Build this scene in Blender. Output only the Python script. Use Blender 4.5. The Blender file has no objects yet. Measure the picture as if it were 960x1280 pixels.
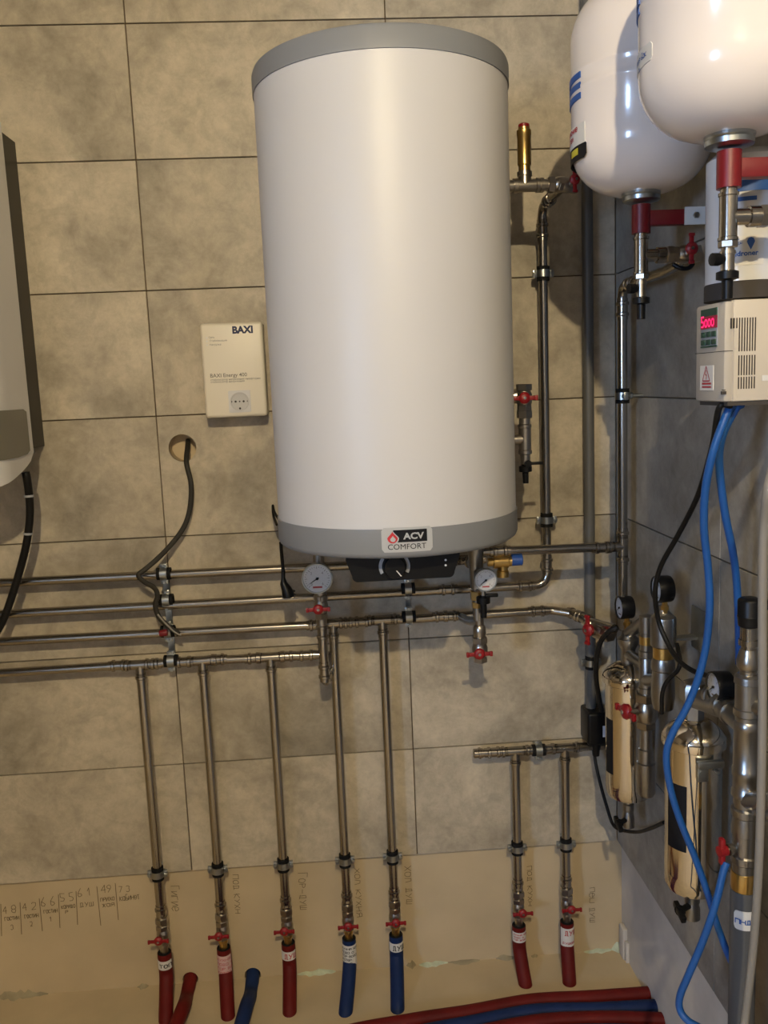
import bpy, bmesh, math, random
from mathutils import Vector as V, Matrix
random.seed(7)
S = bpy.context.scene
col = S.collection

# ------------------------------------------------------------------ camera
CAM = V((0.4302, -2.1596, 1.5784)); FPX = 1080.0
PIT, YAW, ROL = 0.14380, -0.05498, -0.04172
_f0 = V((-math.sin(YAW), math.cos(YAW), 0)); _rt = V((math.cos(YAW), math.sin(YAW), 0)); _up = V((0, 0, 1))
FW = _f0*math.cos(PIT) - _up*math.sin(PIT); _u2 = _up*math.cos(PIT) + _f0*math.sin(PIT)
RT = _rt*math.cos(ROL) + _u2*math.sin(ROL); UP = _u2*math.cos(ROL) - _rt*math.sin(ROL)
cd = bpy.data.cameras.new('camera'); cam = bpy.data.objects.new('camera', cd); col.objects.link(cam)
cd.sensor_fit = 'VERTICAL'; cd.sensor_height = 36.0; cd.lens = FPX/1280*36.0; cd.clip_start = 0.02
m = Matrix.Identity(4)
for i in range(3):
    m[i][0] = RT[i]; m[i][1] = UP[i]; m[i][2] = -FW[i]; m[i][3] = CAM[i]
cam.matrix_world = m
S.camera = cam

# ------------------------------------------------------------------ light, exposure
S.view_settings.view_transform = 'Standard'; S.view_settings.look = 'None'
S.view_settings.exposure = 0.0; S.view_settings.gamma = 1.0; S.view_settings.use_curve_mapping = False
LAMP = V((0.45, -3.1, 2.77)); LAMP_W = 6500.0
DAY_W = 235.0
W = bpy.data.worlds.new('world'); S.world = W; W.use_nodes = True
W.node_tree.nodes['Background'].inputs[0].default_value = (0.45, 0.62, 1.0, 1)
W.node_tree.nodes['Background'].inputs[1].default_value = 0.6
dl = bpy.data.lights.new('window_daylight', 'AREA'); dl.shape = 'RECTANGLE'; dl.size = 0.9; dl.size_y = 0.9
dl.energy = DAY_W; dl.color = (0.46, 0.66, 1.0)
do = bpy.data.objects.new('window_daylight', dl); col.objects.link(do)
do.location = (-2.22, -4.30, 1.75); do.rotation_euler = (0, math.radians(-90), 0)

# ------------------------------------------------------------------ pixel helpers
def ray(u, v): return FW + RT*((u-480)/FPX) + UP*((640-v)/FPX)
def Q(u, v, y):
    d = ray(u, v); return CAM + d*((y-CAM.y)/d.y)
def QX(u, v, x):
    d = ray(u, v); return CAM + d*((x-CAM.x)/d.x)
def QZ(u, v, z):
    d = ray(u, v); return CAM + d*((z-CAM.z)/d.z)
def QC(u, v, ax, ay, R):
    """pixel -> (angle from -y towards +x, z) on a vertical cylinder"""
    d = ray(u, v); ox, oy = CAM.x-ax, CAM.y-ay
    a = d.x*d.x+d.y*d.y; b = ox*d.x+oy*d.y; c = ox*ox+oy*oy-R*R
    disc = max(b*b-a*c, 0); t = (-b-math.sqrt(disc))/a
    p = CAM+d*t
    return math.atan2(p.x-ax, -(p.y-ay)), p.z

# ------------------------------------------------------------------ materials
def newmat(name):
    m = bpy.data.materials.new(name); m.use_nodes = True
    return m, m.node_tree, m.node_tree.nodes['Principled BSDF']
def mat(name, c, rough=0.5, metal=0.0, bump=0.0, bscale=60, var=0.0, vscale=8, coat=0.0, emit=None, es=0, spec=0.5):
    m, t, b = newmat(name)
    b.inputs['Base Color'].default_value = (*c, 1); b.inputs['Roughness'].default_value = rough
    b.inputs['Metallic'].default_value = metal; b.inputs['Coat Weight'].default_value = coat
    b.inputs['Specular IOR Level'].default_value = spec
    if emit: b.inputs['Emission Color'].default_value = (*emit, 1); b.inputs['Emission Strength'].default_value = es
    tc = t.nodes.new('ShaderNodeTexCoord')
    if var:
        n = t.nodes.new('ShaderNodeTexNoise'); n.inputs['Scale'].default_value = vscale; n.inputs['Detail'].default_value = 5
        t.links.new(tc.outputs['Object'], n.inputs['Vector'])
        r = t.nodes.new('ShaderNodeValToRGB'); t.links.new(n.outputs[0], r.inputs[0])
        r.color_ramp.elements[0].position = 0.3; r.color_ramp.elements[1].position = 0.7
        r.color_ramp.elements[0].color = (*[x*(1-var) for x in c], 1); r.color_ramp.elements[1].color = (*[min(1, x*(1+var)) for x in c], 1)
        t.links.new(r.outputs[0], b.inputs['Base Color'])
    if bump:
        n = t.nodes.new('ShaderNodeTexNoise'); n.inputs['Scale'].default_value = bscale; n.inputs['Detail'].default_value = 4
        t.links.new(tc.outputs['Object'], n.inputs['Vector'])
        bp = t.nodes.new('ShaderNodeBump'); bp.inputs['Strength'].default_value = bump; bp.inputs['Distance'].default_value = 0.002
        t.links.new(n.outputs[0], bp.inputs['Height']); t.links.new(bp.outputs[0], b.inputs['Normal'])
    return m

def tile_mat(name='concrete_look_tile', gain=1.0, sat=1.0):
    m, t, b = newmat(name); N = t.nodes.new; L = t.links.new
    tc = N('ShaderNodeTexCoord'); oi = N('ShaderNodeObjectInfo')
    mp = N('ShaderNodeMath'); mp.operation = 'MULTIPLY'; mp.inputs[1].default_value = 37.0; L(oi.outputs['Random'], mp.inputs[0])
    def noise(sc, det, rough, dist=0.0):
        n = N('ShaderNodeTexNoise'); n.noise_dimensions = '4D'
        n.inputs['Scale'].default_value = sc; n.inputs['Detail'].default_value = det; n.inputs['Roughness'].default_value = rough
        n.inputs['Distortion'].default_value = dist
        L(tc.outputs['Object'], n.inputs['Vector']); L(mp.outputs[0], n.inputs['W']); return n
    n1 = noise(3.4, 7, 0.64, 0.5)
    r1 = N('ShaderNodeValToRGB'); L(n1.outputs[0], r1.inputs[0])
    e = r1.color_ramp.elements
    e[0].position = 0.33; e[0].color = (0.285, 0.248, 0.188, 1); e[1].position = 0.68; e[1].color = (0.60, 0.525, 0.40, 1)
    k = e.new(0.5); k.color = (0.455, 0.395, 0.300, 1)
    n2 = noise(11.0, 8, 0.70, 0.8)
    r2 = N('ShaderNodeValToRGB'); L(n2.outputs[0], r2.inputs[0])
    e = r2.color_ramp.elements; e[0].position = 0.36; e[0].color = (0.55, 0.55, 0.55, 1); e[1].position = 0.54; e[1].color = (1, 1, 1, 1)
    mx = N('ShaderNodeMix'); mx.data_type = 'RGBA'; mx.blend_type = 'MULTIPLY'; mx.inputs[0].default_value = 0.42
    L(r1.outputs[0], mx.inputs[6]); L(r2.outputs[0], mx.inputs[7])
    n3 = noise(34.0, 6, 0.75, 0.4)
    r3 = N('ShaderNodeValToRGB'); L(n3.outputs[0], r3.inputs[0])
    e = r3.color_ramp.elements; e[0].position = 0.34; e[0].color = (0.70, 0.70, 0.70, 1); e[1].position = 0.60; e[1].color = (1.06, 1.06, 1.06, 1)
    mx3 = N('ShaderNodeMix'); mx3.data_type = 'RGBA'; mx3.blend_type = 'MULTIPLY'; mx3.inputs[0].default_value = 0.55
    L(mx.outputs[2], mx3.inputs[6]); L(r3.outputs[0], mx3.inputs[7]); mx = mx3
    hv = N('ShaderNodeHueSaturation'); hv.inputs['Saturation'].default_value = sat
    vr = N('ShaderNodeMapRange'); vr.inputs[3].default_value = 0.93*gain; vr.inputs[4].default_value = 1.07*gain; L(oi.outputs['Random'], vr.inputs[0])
    L(vr.outputs[0], hv.inputs['Value']); L(mx.outputs[2], hv.inputs['Color']); L(hv.outputs[0], b.inputs['Base Color'])
    b.inputs['Roughness'].default_value = 0.45; b.inputs['Specular IOR Level'].default_value = 0.35
    bp = N('ShaderNodeBump'); bp.inputs['Strength'].default_value = 0.15; bp.inputs['Distance'].default_value = 0.001
    L(n2.outputs[0], bp.inputs['Height']); L(bp.outputs[0], b.inputs['Normal'])
    return m

def pane_mat(name, tint, fac):
    m = bpy.data.materials.new(name); m.use_nodes = True; t = m.node_tree; t.nodes.clear()
    o = t.nodes.new('ShaderNodeOutputMaterial'); a = t.nodes.new('ShaderNodeBsdfTransparent'); g = t.nodes.new('ShaderNodeBsdfGlossy')
    a.inputs[0].default_value = (*tint, 1); g.inputs['Roughness'].default_value = 0.03
    x = t.nodes.new('ShaderNodeMixShader'); x.inputs[0].default_value = fac
    t.links.new(a.outputs[0], x.inputs[1]); t.links.new(g.outputs[0], x.inputs[2]); t.links.new(x.outputs[0], o.inputs[0])
    return m

M = dict(
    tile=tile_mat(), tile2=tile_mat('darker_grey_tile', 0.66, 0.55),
    grout=mat('dark_joint', (0.12, 0.085, 0.05), 0.9),
    cream=mat('cream_plaster', (0.52, 0.415, 0.265), 0.75, bump=0.25, bscale=25, var=0.10, vscale=5),
    greyplaster=mat('grey_plaster', (0.58, 0.54, 0.49), 0.85, bump=0.4, bscale=30, var=0.16, vscale=6),
    plaster=mat('plain_plaster', (0.22, 0.20, 0.18), 0.85, var=0.05),
    floor=mat('cream_screed', (0.52, 0.42, 0.27), 0.7, bump=0.3, bscale=20, var=0.10, vscale=6),
    foam=mat('mint_foam', (0.50, 0.55, 0.40), 0.8, bump=0.6, bscale=90, var=0.2, vscale=40),
    torn=mat('torn_grey_filler', (0.33, 0.28, 0.18), 0.9, bump=0.6, bscale=80, var=0.2, vscale=30),
    hw=mat('white_lacquer', (0.63, 0.615, 0.605), 0.42),
    hg=mat('grey_plastic_cap', (0.235, 0.24, 0.245), 0.5),
    black=mat('black_plastic', (0.005, 0.005, 0.0055), 0.38, spec=0.25),
    rubber=mat('black_rubber', (0.006, 0.006, 0.006), 0.7, spec=0.2),
    cable=mat('black_cable_sheath', (0.007, 0.0065, 0.006), 0.5, spec=0.25),
    gcable=mat('grey_black_flat_cable', (0.022, 0.019, 0.014), 0.55, spec=0.25),
    steel=mat('stainless_pipe', (0.40, 0.365, 0.315), 0.19, 1.0, bump=0.03, bscale=200),
    nickel=mat('nickel_fitting', (0.43, 0.39, 0.33), 0.28, 1.0, bump=0.08, bscale=120),
    cast=mat('cast_stainless', (0.34, 0.325, 0.30), 0.32, 1.0, bump=0.15, bscale=140),
    zinc=mat('zinc_clamp', (0.40, 0.42, 0.42), 0.30, 1.0),
    brass=mat('brass', (0.68, 0.46, 0.16), 0.28, 1.0),
    mirror=mat('polished_stainless', (0.80, 0.73, 0.62), 0.09, 1.0),
    red=mat('red_handle', (0.24, 0.006, 0.009), 0.42),
    redp=mat('red_console_paint', (0.16, 0.006, 0.009), 0.4),
    redins=mat('red_pipe_insulation', (0.115, 0.007, 0.006), 0.6, var=0.2, vscale=14, spec=0.2),
    blueins=mat('blue_pipe_insulation', (0.008, 0.022, 0.085), 0.6, var=0.2, vscale=14, spec=0.2),
    bluecap=mat('blue_plastic', (0.015, 0.07, 0.32), 0.4),
    bluecab=mat('blue_cable', (0.009, 0.08, 0.29), 0.45),
    paper=mat('white_label', (0.66, 0.64, 0.60), 0.6),
    pinkpaper=mat('pale_pink_label', (0.62, 0.42, 0.40), 0.6),
    ink=mat('black_print', (0.008, 0.008, 0.01), 0.6, spec=0.2),
    navy=mat('navy_print', (0.012, 0.02, 0.07), 0.6),
    greyink=mat('grey_print', (0.16, 0.14, 0.12), 0.6),
    redink=mat('red_print', (0.42, 0.03, 0.04), 0.6),
    blueink=mat('blue_print', (0.02, 0.09, 0.33), 0.5),
    pencil=mat('pencil', (0.13, 0.095, 0.05), 0.8),
    flame=mat('flame_red', (0.55, 0.02, 0.025), 0.5),
    badge=mat('badge_silver', (0.46, 0.46, 0.45), 0.45),
    stab=mat('stabiliser_white', (0.74, 0.68, 0.56), 0.40),
    sock=mat('socket_white', (0.62, 0.61, 0.60), 0.4),
    sockdark=mat('socket_recess', (0.52, 0.51, 0.50), 0.5),
    tank=mat('white_tank_enamel', (0.80, 0.73, 0.68), 0.16, coat=0.3),
    gb=mat('boiler_white', (0.66, 0.65, 0.63), 0.22),
    smoke=mat('smoked_display', (0.17, 0.16, 0.125), 0.25),
    pvc=mat('grey_pvc', (0.10, 0.098, 0.092), 0.45),
    pegrey=mat('dark_grey_pipe', (0.085, 0.085, 0.085), 0.5),
    hose=mat('grey_hose', (0.23, 0.21, 0.18), 0.55),
    chassis_shadow=mat('brown_shadow_sheet', (0.055, 0.048, 0.036), 0.6),
    vfd=mat('beige_plastic', (0.56, 0.49, 0.39), 0.5),
    vfd2=mat('grey_beige_plastic', (0.47, 0.42, 0.35), 0.5),
    slot=mat('dark_slot', (0.05, 0.042, 0.035), 0.8),
    green=mat('green_keypad', (0.012, 0.055, 0.035), 0.5),
    keyp=mat('keypad_grey', (0.30, 0.31, 0.33), 0.5),
    led=mat('red_led', (0.4, 0.0, 0.05), 0.4, emit=(1.0, 0.02, 0.14), es=1.5),
    ledback=mat('led_window', (0.10, 0.003, 0.015), 0.2, emit=(0.5, 0.0, 0.05), es=0.25),
    dial=mat('gauge_dial_white', (0.72, 0.72, 0.72), 0.5),
    bluedial=mat('gauge_dial_bluish', (0.55, 0.60, 0.70), 0.5),
    canister=mat('canister_white', (0.66, 0.66, 0.66), 0.15),
    yellow=mat('yellow_print', (0.55, 0.48, 0.03), 0.5),
    bulb=mat('warm_bulb', (1, .8, .5), 0.4, emit=(1.0, 0.82, 0.52), es=1.0),
    wood=mat('window_frame_white', (0.7, 0.7, 0.7), 0.5),
)
M['lens'] = pane_mat('gauge_lens', (0.96, 0.96, 0.96), 0.04)
M['pane'] = pane_mat('window_pane', (0.95, 0.97, 1.0), 0.05)

# ------------------------------------------------------------------ mesh builder
def frame(d):
    d = V(d).normalized(); a = V((0, 0, 1)) if abs(d.z) < 0.9 else V((1, 0, 0))
    x = a.cross(d).normalized(); return x, d.cross(x), d
class MB:
    def __init__(s): s.b = bmesh.new()
    def lathe(s, p, d, prof, n=20, rot=0.0):
        x, y, d = frame(d); p = V(p); rings = []
        for t, r in prof:
            c = p+d*t
            if r < 1e-6: rings.append([s.b.verts.new(c)])
            else: rings.append([s.b.verts.new(c+x*(r*math.cos(rot+2*math.pi*k/n))+y*(r*math.sin(rot+2*math.pi*k/n))) for k in range(n)])
        for A, B in zip(rings, rings[1:]):
            for k in range(n):
                k2 = (k+1) % n
                if len(A) == 1 and len(B) == 1: continue
                if len(A) == 1: s.b.faces.new((A[0], B[k2], B[k]))
                elif len(B) == 1: s.b.faces.new((A[k], A[k2], B[0]))
                else: s.b.faces.new((A[k], A[k2], B[k2], B[k]))
        if len(rings[0]) > 1: s.b.faces.new(rings[0][::-1])
        if len(rings[-1]) > 1: s.b.faces.new(rings[-1])
        return s
    def ring(s, p, d, ri, ro, w, n=24):
        """closed ring of rectangular section, centred on p"""
        x, y, d = frame(d); p = V(p); prof = [(-w/2, ri), (-w/2, ro), (w/2, ro), (w/2, ri)]
        R = [[s.b.verts.new(p+d*t+x*(r*math.cos(2*math.pi*k/n))+y*(r*math.sin(2*math.pi*k/n))) for k in range(n)] for t, r in prof]
        for i in range(4):
            A, B = R[i], R[(i+1) % 4]
            for k in range(n): s.b.faces.new((A[k], A[(k+1) % n], B[(k+1) % n], B[k]))
        return s
    def cyl(s, p0, p1, r, n=16):
        p0, p1 = V(p0), V(p1); return s.lathe(p0, p1-p0, [(0, r), ((p1-p0).length, r)], n)
    def hexn(s, p, d, r, h, ch=0.0012):
        return s.lathe(p, d, [(0, r-ch), (ch, r), (h-ch, r), (h, r-ch)], 6)
    def box(s, c, size, bev=0.0, ax=None, seg=2):
        c = V(c); X, Y, Z = ax if ax else (V((1, 0, 0)), V((0, 1, 0)), V((0, 0, 1)))
        vs = [s.b.verts.new(c+X*(i*size[0]/2)+Y*(j*size[1]/2)+Z*(k*size[2]/2)) for i in (-1, 1) for j in (-1, 1) for k in (-1, 1)]
        fs = [s.b.faces.new([vs[i] for i in q]) for q in ((0, 1, 3, 2), (4, 6, 7, 5), (0, 4, 5, 1), (2, 3, 7, 6), (0, 2, 6, 4), (1, 5, 7, 3))]
        if bev: bmesh.ops.bevel(s.b, geom=list({e for f in fs for e in f.edges}), offset=bev, segments=seg, affect='EDGES', profile=0.5)
        return s
    def b3(s, x0, x1, y0, y1, z0, z1, bev=0.0, seg=2):
        return s.box(((x0+x1)/2, (y0+y1)/2, (z0+z1)/2), (abs(x1-x0), abs(y1-y0), abs(z1-z0)), bev, None, seg)
    def prism(s, pts, nrm, h):
        """pts: planar loop of 3D points, extruded by nrm*h"""
        n = V(nrm).normalized()*h
        A = [s.b.verts.new(V(p)) for p in pts]; B = [s.b.verts.new(V(p)+n) for p in pts]; k = len(A)
        s.b.faces.new(A[::-1]); s.b.faces.new(B)
        for i in range(k): s.b.faces.new((A[i], A[(i+1) % k], B[(i+1) % k], B[i]))
        return s
    def tube(s, pts, r, n=12, cap=True, flat=1.0):
        pts = [V(p) for p in pts]; rings = []; t0 = (pts[1]-pts[0]).normalized(); x, y, _ = frame(t0)
        for i, p in enumerate(pts):
            t = (pts[min(i+1, len(pts)-1)]-pts[max(i-1, 0)]).normalized()
            x = (x-t*x.dot(t)).normalized(); y = t.cross(x)
            rr = r(i/(len(pts)-1)) if callable(r) else r
            rings.append([s.b.verts.new(p+x*(rr*math.cos(2*math.pi*k/n))+y*(rr*flat*math.sin(2*math.pi*k/n))) for k in range(n)])
        for A, B in zip(rings, rings[1:]):
            for k in range(n): s.b.faces.new((A[k], A[(k+1) % n], B[(k+1) % n], B[k]))
        if cap: s.b.faces.new(rings[0][::-1]); s.b.faces.new(rings[-1])
        return s
    def cylpatch(s, ax, ay, R, a0, a1, z0, z1, th=0.0006, n=10, rc=0.0):
        """rounded-corner label wrapped round a vertical cylinder"""
        w = (a1-a0)*R
        if rc: n = max(n, 20)
        def cut(u):
            d = min(u, w-u)
            return rc-math.sqrt(max(0, rc*rc-(rc-d)**2)) if rc and d < rc else 0.0
        for q in range(n):
            b0, b1 = a0+(a1-a0)*q/n, a0+(a1-a0)*(q+1)/n
            vs = []
            for r in (R-0.0005, R+th):
                for a in (b0, b1):
                    k = cut((a-a0)*R)
                    for z in (z0+k, z1-k): vs.append(s.b.verts.new((ax+r*math.sin(a), ay-r*math.cos(a), z)))
            s.b.faces.new((vs[4], vs[6], vs[7], vs[5])); s.b.faces.new((vs[0], vs[2], vs[6], vs[4])); s.b.faces.new((vs[1], vs[5], vs[7], vs[3]))
            if q == 0: s.b.faces.new((vs[0], vs[4], vs[5], vs[1]))
            if q == n-1: s.b.faces.new((vs[2], vs[3], vs[7], vs[6]))
        bmesh.ops.remove_doubles(s.b, verts=s.b.verts, dist=1e-6)
        return s
def rrect(x0, x1, y0, y1, r, n=4):
    o = []
    for cx, cy, a in ((x1-r, y0+r, -90), (x1-r, y1-r, 0), (x0+r, y1-r, 90), (x0+r, y0+r, 180)):
        for k in range(n+1):
            t = math.radians(a+90*k/n); o.append((cx+r*math.cos(t), cy+r*math.sin(t)))
    return o
def spline(pts, n=8):
    pts = [V(p) for p in pts]; P = [pts[0]*2-pts[1]]+pts+[pts[-1]*2-pts[-2]]; o = []
    for i in range(1, len(P)-2):
        a, b, c, d = P[i-1:i+3]
        for k in range(n):
            t = k/n; o.append(0.5*((2*b)+(c-a)*t+(2*a-5*b+4*c-d)*t*t+(3*b-a-3*c+d)*t**3))
    return o+[pts[-1]]
def bend(pts, R, n=7):
    """polyline with filleted corners"""
    pts = [V(p) for p in pts]; o = [pts[0]]
    for a, b, c in zip(pts, pts[1:], pts[2:]):
        u = (a-b).normalized(); w = (c-b).normalized(); ang = u.angle(w); L = min(R/math.tan(ang/2), (a-b).length*.49, (c-b).length*.49)
        p, q = b+u*L, b+w*L
        for k in range(n+1):
            t = k/n; o.append(p*(1-t)**2+b*(2*t*(1-t))+q*t*t)
    return o+[pts[-1]]

def fin(mb, name, mt, parent=None, shift=None, sharp=38):
    b = mb.b if isinstance(mb, MB) else mb
    if shift is not None: bmesh.ops.translate(b, verts=b.verts, vec=-V(shift))
    bmesh.ops.recalc_face_normals(b, faces=b.faces); b.normal_update()
    for f in b.faces: f.smooth = True
    lim = math.radians(sharp)
    for e in b.edges:
        if len(e.link_faces) == 2 and e.calc_face_angle(0) > lim: e.smooth = False
    me = bpy.data.meshes.new(name); b.to_mesh(me); b.free()
    me.materials.append(M[mt] if isinstance(mt, str) else mt)
    o = bpy.data.objects.new(name, me); col.objects.link(o)
    if parent: o.parent = parent
    return o
OFF = {}
def thing(name, label, cat, loc=(0, 0, 0), group=None, rot=None):
    o = bpy.data.objects.new(name, None); col.objects.link(o); o.location = loc; o.empty_display_size = 0.05
    if rot is not None: o.rotation_euler = rot
    o['label'] = label; o['category'] = cat
    if group: o['group'] = group
    OFF[o] = V(loc); return o
def part(root, name, mb, mt, label=None, sharp=38):
    """mb given in WORLD coordinates; root un-rotated"""
    o = fin(mb, name, mt, root, OFF[root], sharp); OFF[o] = OFF[root]
    if label: o['label'] = label
    return o
def lpart(root, name, mb, mt, label=None, sharp=38):
    o = fin(mb, name, mt, root, None, sharp)
    if label: o['label'] = label
    return o
def struct(name, mb, mt): o = fin(mb, name, mt); o['kind'] = 'structure'; OFF[o] = V((0, 0, 0)); return o
def copytree(o, parent=None):
    c = o.copy(); col.objects.link(c)
    if parent is not None: c.parent = parent; c.matrix_parent_inverse = o.matrix_parent_inverse.copy()
    for ch in list(o.children): copytree(ch, c)
    return c

def textmb(txt, size, place, bold=0.0, xs=1.0, align='LEFT', th=0.0004):
    """font text -> mesh; place(x,y,h) gives the world point"""
    cu = bpy.data.curves.new('t', 'FONT'); cu.body = txt; cu.size = size; cu.align_x = align; cu.offset = bold; cu.resolution_u = 3
    ob = bpy.data.objects.new('t', cu); col.objects.link(ob)
    dg = bpy.context.evaluated_depsgraph_get(); me = bpy.data.meshes.new_from_object(ob.evaluated_get(dg))
    mb = MB(); mb.b.from_mesh(me)
    for v in mb.b.verts: v.co = place(v.co.x*xs, v.co.y, th)
    bpy.data.objects.remove(ob); bpy.data.curves.remove(cu); bpy.data.meshes.remove(me)
    return mb

STROKE = {'о': '10 30 41 43 34 14 03 01 10', 'г': '00 04 44', 'Г': '00 06 46', 'и': '04 00 44 40', 'е': '02 42 43 34 14 03 01 10 30 41',
 'с': '43 34 14 03 01 10 30 41', 'т': '04 44|24 20', 'н': '00 04|40 44|02 42', 'к': '00 04|44 02 40', 'р': '00 04 34 43 32 02', 'д': '10 14 34 30|00 40',
 'у': '04 22|44 10', 'ш': '04 00 40 44|20 24', 'п': '00 04 44 40', 'х': '00 44|04 40', 'ж': '00 44|04 40|20 24', 'а': '40 44|43 34 14 03 01 10 30 41',
 'я': '40 44 14 03 12 42|22 00', 'б': '46 16 03 01 10 30 41 32 02', 'л': '00 14 34 40', 'ц': '04 00 40 44', 'м': '00 04 22 44 40', 'в': '00 04 34 32 02|32 41 30 00',
 'Д': '00 40|10 16 36 30', 'У': '06 23|46 10', 'Ш': '06 00 40 46|20 26', 'А': '00 26 40|13 33', 'В': '00 06 36 33 03|33 42 41 30 00', 'х ': '',
 '1': '30 36 14', '2': '05 16 36 45 43 00 40', '3': '05 16 36 45 33 42 41 30 10 01', '4': '30 36 02 42', '5': '46 06 03 33 42 41 30 00', '6': '36 03 01 10 30 41 32 03',
 '7': '06 46 10', '8': '13 04 05 16 36 45 44 33 13 02 01 10 30 41 42 33', '9': '10 43 45 36 16 05 04 13 33', '-': '02 42', '|': '20 26'}
def strokes(mb, txt, place, size, w, jit=0.0, adv=6.0, xs=1.0):
    """single-line lettering as thin ribbons; place(s,t)->world point; size = height of one cell row"""
    k = size/6.0; x = 0.0
    for ch in txt:
        for pl in filter(None, STROKE.get(ch, '').split('|')):
            pts = [(x+(int(q[0])+random.uniform(-jit, jit))*k*xs, int(q[1])*k+random.uniform(-jit, jit)*k) for q in pl.split()]
            for (a, b), (c, d) in zip(pts, pts[1:]):
                L = math.hypot(c-a, d-b) or 1e-6; nx, ny = -(d-b)/L*w/2, (c-a)/L*w/2; ex, ey = (c-a)/L*w*.3, (d-b)/L*w*.3
                vs = [mb.b.verts.new(place(px, py)) for px, py in ((a+nx-ex, b+ny-ey), (a-nx-ex, b-ny-ey), (c-nx+ex, d-ny+ey), (c+nx+ex, d+ny+ey))]
                mb.b.faces.new(vs)
        x += adv*k*xs*(0.7 if ch == ' ' else 1)
    return x

def plate_holes(x0, x1, z0, z1, y0, y1, holes, n=24):
    """vertical slab (front face at y0, back at y1) with round through-holes [(x,z,r)]"""
    mb = MB(); b = mb.b
    for y in (y0, y1):
        es = []
        def loop(pts):
            vs = [b.verts.new((x, y, z)) for x, z in pts]
            for i in range(len(vs)): es.append(b.edges.new((vs[i], vs[(i+1) % len(vs)])))
            return vs
        L = [loop([(x0, z0), (x1, z0), (x1, z1), (x0, z1)])]+[loop([(hx+r*math.cos(2*math.pi*k/n), hz+r*math.sin(2*math.pi*k/n)) for k in range(n)]) for hx, hz, r in holes]
        bmesh.ops.triangle_fill(b, use_beauty=True, use_dissolve=False, edges=es)
        if y == y0: F = L
    for A, B in zip(F, L):
        for i in range(len(A)): b.faces.new((A[i], A[(i+1) % len(A)], B[(i+1) % len(A)], B[i]))
    return mb

# ------------------------------------------------------------------ the room
XR = 1.147; XL = -2.0; YF = -4.8; ZC = 2.9; ZT = 0.33; TH = 0.010; J = 0.0028
HOLE = Q(228, 560, 0.0); HR = 0.034
RH = Q(238, 1224, 0.012); BH = Q(316, 1219, 0.012)
wb = struct('wall_back', plate_holes(XL-.1, XR+.15, -.1, ZC+.1, 0.012, 0.05, [(HOLE.x, HOLE.z, HR), (RH.x, RH.z, .021), (BH.x, BH.z, .022)]), 'cream')
part(wb, 'wall_core', MB().b3(XL-.1, XR+.15, 0.05, 0.18, -.1, ZC+.1), 'cream')
gm = plate_holes(XL, XR, ZT, ZC, 0.0065, 0.0115, [(HOLE.x, HOLE.z, HR)])
part(wb, 'tile_joint', gm, 'grout')
rows = [(ZT+.3*i, min(ZT+.3*(i+1), ZC)) for i in range(9)]
cols = [(-2.0, -1.8)]+[(-1.8+.6*i, min(-1.8+.6*(i+1), XR)) for i in range(5)]
cache = {}
def tilemesh(w, h, axis, mt='tile'):
    k = (round(w, 4), round(h, 4), axis)
    if k not in cache:
        mb = MB()
        if axis == 'y': mb.box((0, 0, 0), (w-J, TH, h-J), 0.0008, seg=1)
        else: mb.box((0, 0, 0), (TH, w-J, h-J), 0.0008, seg=1)
        b = mb.b; bmesh.ops.recalc_face_normals(b, faces=b.faces)
        me = bpy.data.meshes.new('tile'); b.to_mesh(me); b.free(); me.materials.append(M[mt]); cache[k] = me
    return cache[k]
for x0, x1 in cols:
    for z0, z1 in rows:
        c = V(((x0+x1)/2, TH/2, (z0+z1)/2))
        if x0 < HOLE.x < x1 and z0 < HOLE.z < z1:
            mb = plate_holes(x0-c.x+J/2, x1-c.x-J/2, z0-c.z+J/2, z1-c.z-J/2, -TH/2, TH/2, [(HOLE.x-c.x, HOLE.z-c.z, HR)])
            o = fin(mb, 'tile', 'tile', wb)
        else:
            o = bpy.data.objects.new('tile', tilemesh(x1-x0, z1-z0, 'y')); col.objects.link(o); o.parent = wb
        o.location = c
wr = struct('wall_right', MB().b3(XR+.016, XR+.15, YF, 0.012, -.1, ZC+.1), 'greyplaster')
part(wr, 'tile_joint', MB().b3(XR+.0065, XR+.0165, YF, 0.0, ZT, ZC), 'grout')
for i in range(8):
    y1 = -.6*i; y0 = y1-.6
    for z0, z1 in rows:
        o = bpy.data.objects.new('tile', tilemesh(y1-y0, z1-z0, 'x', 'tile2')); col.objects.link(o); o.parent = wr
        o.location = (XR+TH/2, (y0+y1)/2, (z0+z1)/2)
struct('floor', MB().b3(XL-.1, XR+.15, YF-.1, 0.012, -.1, 0), 'floor')
struct('ceiling', MB().b3(XL-.1, XR+.15, YF-.1, 0.05, ZC, ZC+.1), 'plaster')
struct('wall_front', MB().b3(XL-.1, XR+.15, YF-.12, YF, -.1, ZC+.1), 'plaster')
wl = MB()
wy0, wy1, wz0, wz1 = -4.75, -3.85, 1.3, 2.2
for a in ((YF, wy0, 0, ZC), (wy1, 0.012, 0, ZC), (wy0, wy1, 0, wz0), (wy0, wy1, wz1, ZC)): wl.b3(XL-.12, XL, a[0], a[1], a[2], a[3])
struct('wall_left', wl, 'plaster')
struct('daylight_blocker', MB().b3(XL, -1.10, -2.52, -2.40, 0, ZC), 'plaster')  # added wall out of view, placed to keep window daylight off the left
fr = MB()
for a in ((wy0, wy0+.05, wz0, wz1), (wy1-.05, wy1, wz0, wz1), (wy0, wy1, wz0, wz0+.05), (wy0, wy1, wz1-.05, wz1), ((wy0+wy1)/2-.025, (wy0+wy1)/2+.025, wz0, wz1)):
    fr.b3(XL-.09, XL-.04, *a)
wn = struct('window_1', fr, 'wood')
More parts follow.
